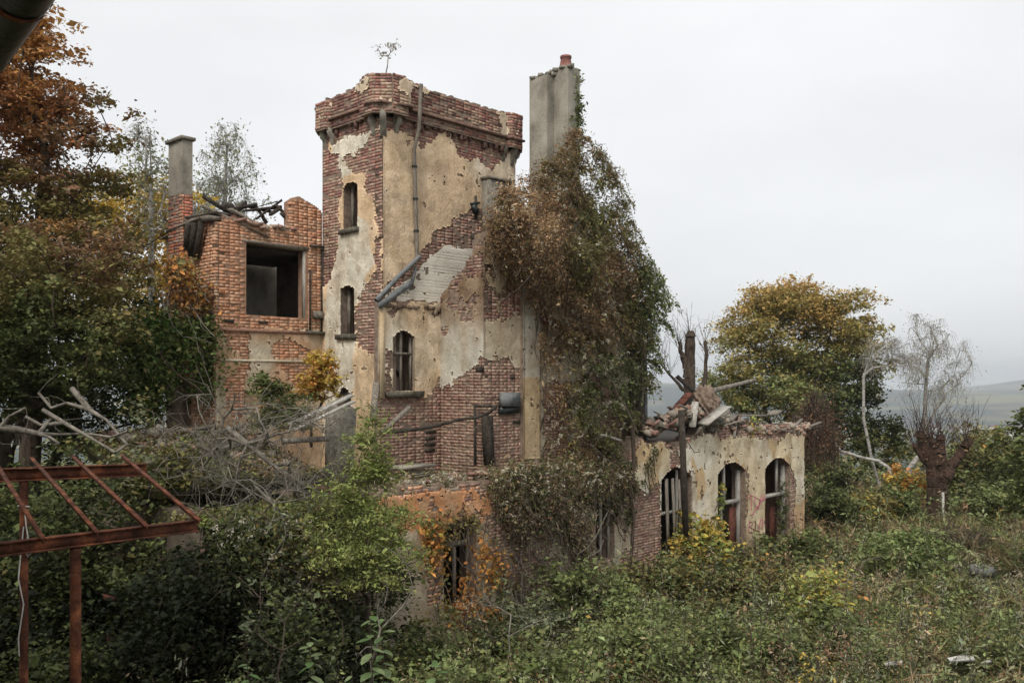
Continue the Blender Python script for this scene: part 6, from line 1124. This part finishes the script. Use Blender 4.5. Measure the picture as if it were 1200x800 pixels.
def blocked(x, D):
    s_ = (x-A[0])*U[0]+(D-A[1])*U[1]; v_ = (x-A[0])*V[0]+(D-A[1])*V[1]; k = (v_ > -.1) & (s_ > -.3) & (s_ < 17) & (v_ < 6)
    k |= (np.hypot(x-12.0, (D-22.6)*.6) < 1.05) | (np.hypot(x-7.4, D-14.5) < .55) | ((np.abs(x/D-.5263) < .024) & (D > 20.3) & (D < 24)); return k
def clumps(n, d0, d1, px0, px1, name, label, seed, kinds, wts, dens=1.0, scale=1.0):
    """plants one by one: (palette, leaf size, height, radius, leaves, long, narrow, up, stalk)"""
    r = np.random.default_rng(seed); D = d0+(d1-d0)*r.random(n); px = r.uniform(px0, px1, n); x = (px-600)/1045*D; ok = ~blocked(x, D); x, D = x[ok], D[ok]; n = len(x); z = terr(x, D)
    key = np.clip((fbm(x*.45+9, D*.4, seed)-.5)*2.3+.5, 0, 1)*.55+r.random(n)*.45; w_ = np.array(wts, float); w_ /= w_.sum(); ki = np.clip(np.searchsorted(np.cumsum(w_), key), 0, len(kinds)-1)
    VV, FF, CC, off = [], [], [], 0; S0, S1 = [], []
    for j, (pl, ls, hh, ra, nl, lg, nw, up_, stalk) in enumerate(kinds):
        m = np.nonzero(ki == j)[0]
        if not len(m): continue
        sz = r.uniform(.6, 1.35, len(m))*scale; cnt = max(3, int(nl*dens)); k = np.repeat(np.arange(len(m)), cnt); N_ = len(k); u_ = r.random(N_); base = np.array(pl)[r.integers(0, len(pl), len(m))][k]*r.uniform(.75, 1.25, (len(m), 1))[k]
        lean = r.normal(0, .18, (len(m), 2))[k]; rad_ = ra*sz[k]*np.sqrt(r.random(N_))*(1-.55*u_ if not stalk else 1); th = r.random(N_)*2*np.pi; hz_ = hh*sz[k]*u_**(.75 if not stalk else .9)
        hz_ = hz_*(1-.45*(rad_/(ra*sz[k]+1e-6))**2) if not stalk else hz_+.15*sz[k]
        P = np.stack([x[m][k]+np.cos(th)*rad_+lean[:, 0]*hz_, D[m][k]+np.sin(th)*rad_+lean[:, 1]*hz_, z[m][k]+hz_], 1)
        v, f, c = leaf_arrays(P, ls*sz[k]**.3*(D[m][k]/18)**.45, base*(.75+.5*r.random((N_, 1))), up_, lg, nw, r=r); VV.append(v); FF.append(f+off); CC.append(c); off += len(v)
        if stalk: S0.append(np.stack([x[m], D[m], z[m]], 1)); lm = lean.reshape(len(m), cnt, 2)[:, 0]; tp = (hh*1.08+.15)*sz; S1.append(np.stack([x[m]+lm[:, 0]*tp, D[m]+lm[:, 1]*tp, z[m]+tp], 1))
    v, f = np.concatenate(VV), np.concatenate(FF); o = mesh(name, v, f, M['leaf'], None, np.concatenate(CC)); o['kind'] = 'stuff'; o['label'] = label; o['category'] = 'undergrowth'
    if S0: a_, b_ = np.concatenate(S0), np.concatenate(S1); v, f = tubes(a_, b_, np.full(len(a_), .007), np.full(len(a_), .004), 3); o2 = mesh('dry_stalks', v, f, M['bark']); o2['kind'] = 'stuff'; o2['label'] = 'thin stalks standing in the '+label.split(' ')[-1]; o2['category'] = 'stalks'
BRM = ([(.12, .14, .05), (.17, .2, .075), LG], .07, .55, .42, 110, 1, .72, .6, 0); NET = ([(.17, .21, .09), LG, GRY, (.25, .27, .15)], .062, .95, .10, 46, 1.3, .45, .3, 1); GRS = ([TN, (.34, .31, .17), (.26, .28, .12)], .36, .36, .22, 70, 1.3, .045, 0, 0)
DRY = ([(.30, .19, .12), (.42, .33, .22), (.22, .13, .08)], .05, .85, .16, 60, 1.3, .4, .1, 1); LOW = ([LG, (.26, .30, .10), (.15, .18, .06)], .045, .22, .4, 120, 1, .7, .9, 0); YEL = ([YE, OR, LIM, (.42, .3, .1)], .065, .55, .25, 60, 1, .7, .5, 1); DRK = ([DG, (.06, .075, .03)], .07, .5, .4, 100, 1, .7, .5, 0); SLV = ([(.26, .27, .2), (.36, .34, .27), GRY], .045, .9, .12, 70, 1.4, .35, .2, 1)
clumps(1500, 9.5, 20, -80, 1280, 'undergrowth', 'dense brambles and nettles covering the near yard', 201, [DRK, BRM, NET, BRM, GRS, LOW, SLV, DRY, NET, YEL, GRS], [.8, 1.3, 1.6, .7, .5, .7, .8, 1.0, .8, .6, .8])
clumps(2600, 19, 43, 560, 1330, 'meadow_weeds', 'mixed weeds and grass of the right hand meadow', 202, [DRK, BRM, LOW, NET, GRS, GRS, DRY, LOW, YEL, BRM], [.5, 1.0, 1.0, 1.1, 1.5, 1.1, 1.3, .9, .55, .7], dens=.62)
o = cover(60000, 9, 20, -80, 1280, .05, [DG, MG, (.10,.13,.05), LG, GRY, OL, BR, TN], [1, 2, 1.8, 1.3, 1, 1, .8, .4], .4, 'ground_ivy', pw_=.8); o['label'] = 'low ivy and seedlings under the brambles'; o['category'] = 'ivy'
o = cover(80000, 19, 43, 560, 1330, .05, [MG, (.12,.15,.06), LG, OL, TN, (.2,.17,.09), BR], [1.2, 1.6, 1.5, 1.4, 1, 1, .7], .25, 'meadow_turf'); o['label'] = 'short green and straw coloured turf'; o['category'] = 'turf'
o = cover(50000, 12, 40, 560, 1330, .13, [MG, LG, OL, TN], [1, 1.3, 1, 1.1], .42, 'long_grass', grass=True); o['label'] = 'tufts of long grass among the weeds'; o['category'] = 'grass'
# moss, litter and seedlings on the outbuilding roof
n = 26000; s = r.uniform(16.4, 19.5, n); up_ = r.random(n) < .55; vv = np.where(up_, r.uniform(1.3, 4.4, n), r.uniform(-.35, .8, n)); z = np.where(up_, 3.25+(vv-1.5)/3*.7, 2.80)+np.abs(r.normal(0, .07, n)); k = fbm(s*1.2, vv*1.2, 5)+r.normal(0, .1, n); P = np.stack([A[0]+s*U[0]+vv*V[0], A[1]+s*U[1]+vv*V[1], z+.06], 1)
v, f, c = leaf_arrays(P, np.full(n, .055), pal([BR, TN, OL, MG, LIM, LG], [1, .7, 1, 1, 1.1, .6], n, np.clip((k-.5)*1.6+.5+(~up_)*.25, 0, 1)*.9), .6); o = mesh('roof_litter', v, f, M['leaf'], None, c); o['kind'] = 'stuff'; o['label'] = 'moss and leaf litter on the outbuilding roof'; o['category'] = 'moss'
# fringe hanging from the mossy eave
vinemass('eave_creeper', 'white dotted creeper hanging in front of the dark outbuilding openings', 'climbing plant', [(235,612),(300,606),(380,610),(460,615),(450,650),(420,680),(360,690),(300,670),(250,650)], -.6, .5, 7000, 110, [DG, MG, OL, GRY, LG], [1.4, 1.2, .8, .7, .5], .06, 45, 50, .16, tufts=90, stemr=.008)
# distant hedges and woods on the falling slope
def far_wood(name, label, specs, seed):
    rr = np.random.default_rng(seed); V_ = []; C_ = []
    for px0, px1, D0, D1, h0, n in specs:
        D = rr.uniform(D0, D1, n); px = rr.uniform(px0, px1, n); x = (px-600)/1045*D; z = terr(x, D); b = fbm(x*.12, D*.12, seed); hh = h0*np.clip(b*1.8-.2, .2, 1.2)*rr.random(n)**.4; V_.append(np.stack([x, D, z+hh], 1))
    P = np.concatenate(V_); v, f, c = leaf_arrays(P, np.linalg.norm(P[:, :2], axis=1)*.0055, pal([MG, OL, LG, (.2,.16,.05), DG], [1.5, 1.5, 1, .5, 1], len(P), np.clip(fbm(P[:, 0]*.1, P[:, 1]*.1, seed+1)*1.6-.3, 0, 1)), .4); o = mesh(name, v, f, M['leaf'], None, c); o['kind'] = 'stuff'; o['label'] = label; o['category'] = 'woodland'
far_wood('slope_woodland', 'scrub woodland on the slope falling to the valley', [(-200, 1500, 46, 80, 3.2, 22000), (-200, 1500, 80, 170, 8, 16000), (-300, 1600, 170, 420, 14, 14000)], 7)
# ================================================================ HAZE
hz = bpy.data.materials.new('valley_haze'); hz.use_nodes = True; t = hz.node_tree; t.nodes.clear(); n = t.nodes.new
out = n('ShaderNodeOutputMaterial'); pv = n('ShaderNodeVolumePrincipled'); pv.inputs['Color'].default_value = (.88, .94, 1.0, 1); pv.inputs['Density'].default_value = .00027; pv.inputs['Anisotropy'].default_value = .1; t.links.new(pv.outputs[0], out.inputs['Volume'])
v = (CUB-[.5, .5, 0])*[13000, 13000, 260]+[0, 0, -135]; o = mesh('haze', v, CUF, hz); o['kind'] = 'stuff'; o['label'] = 'pale autumn haze over the valley'; o['category'] = 'haze'
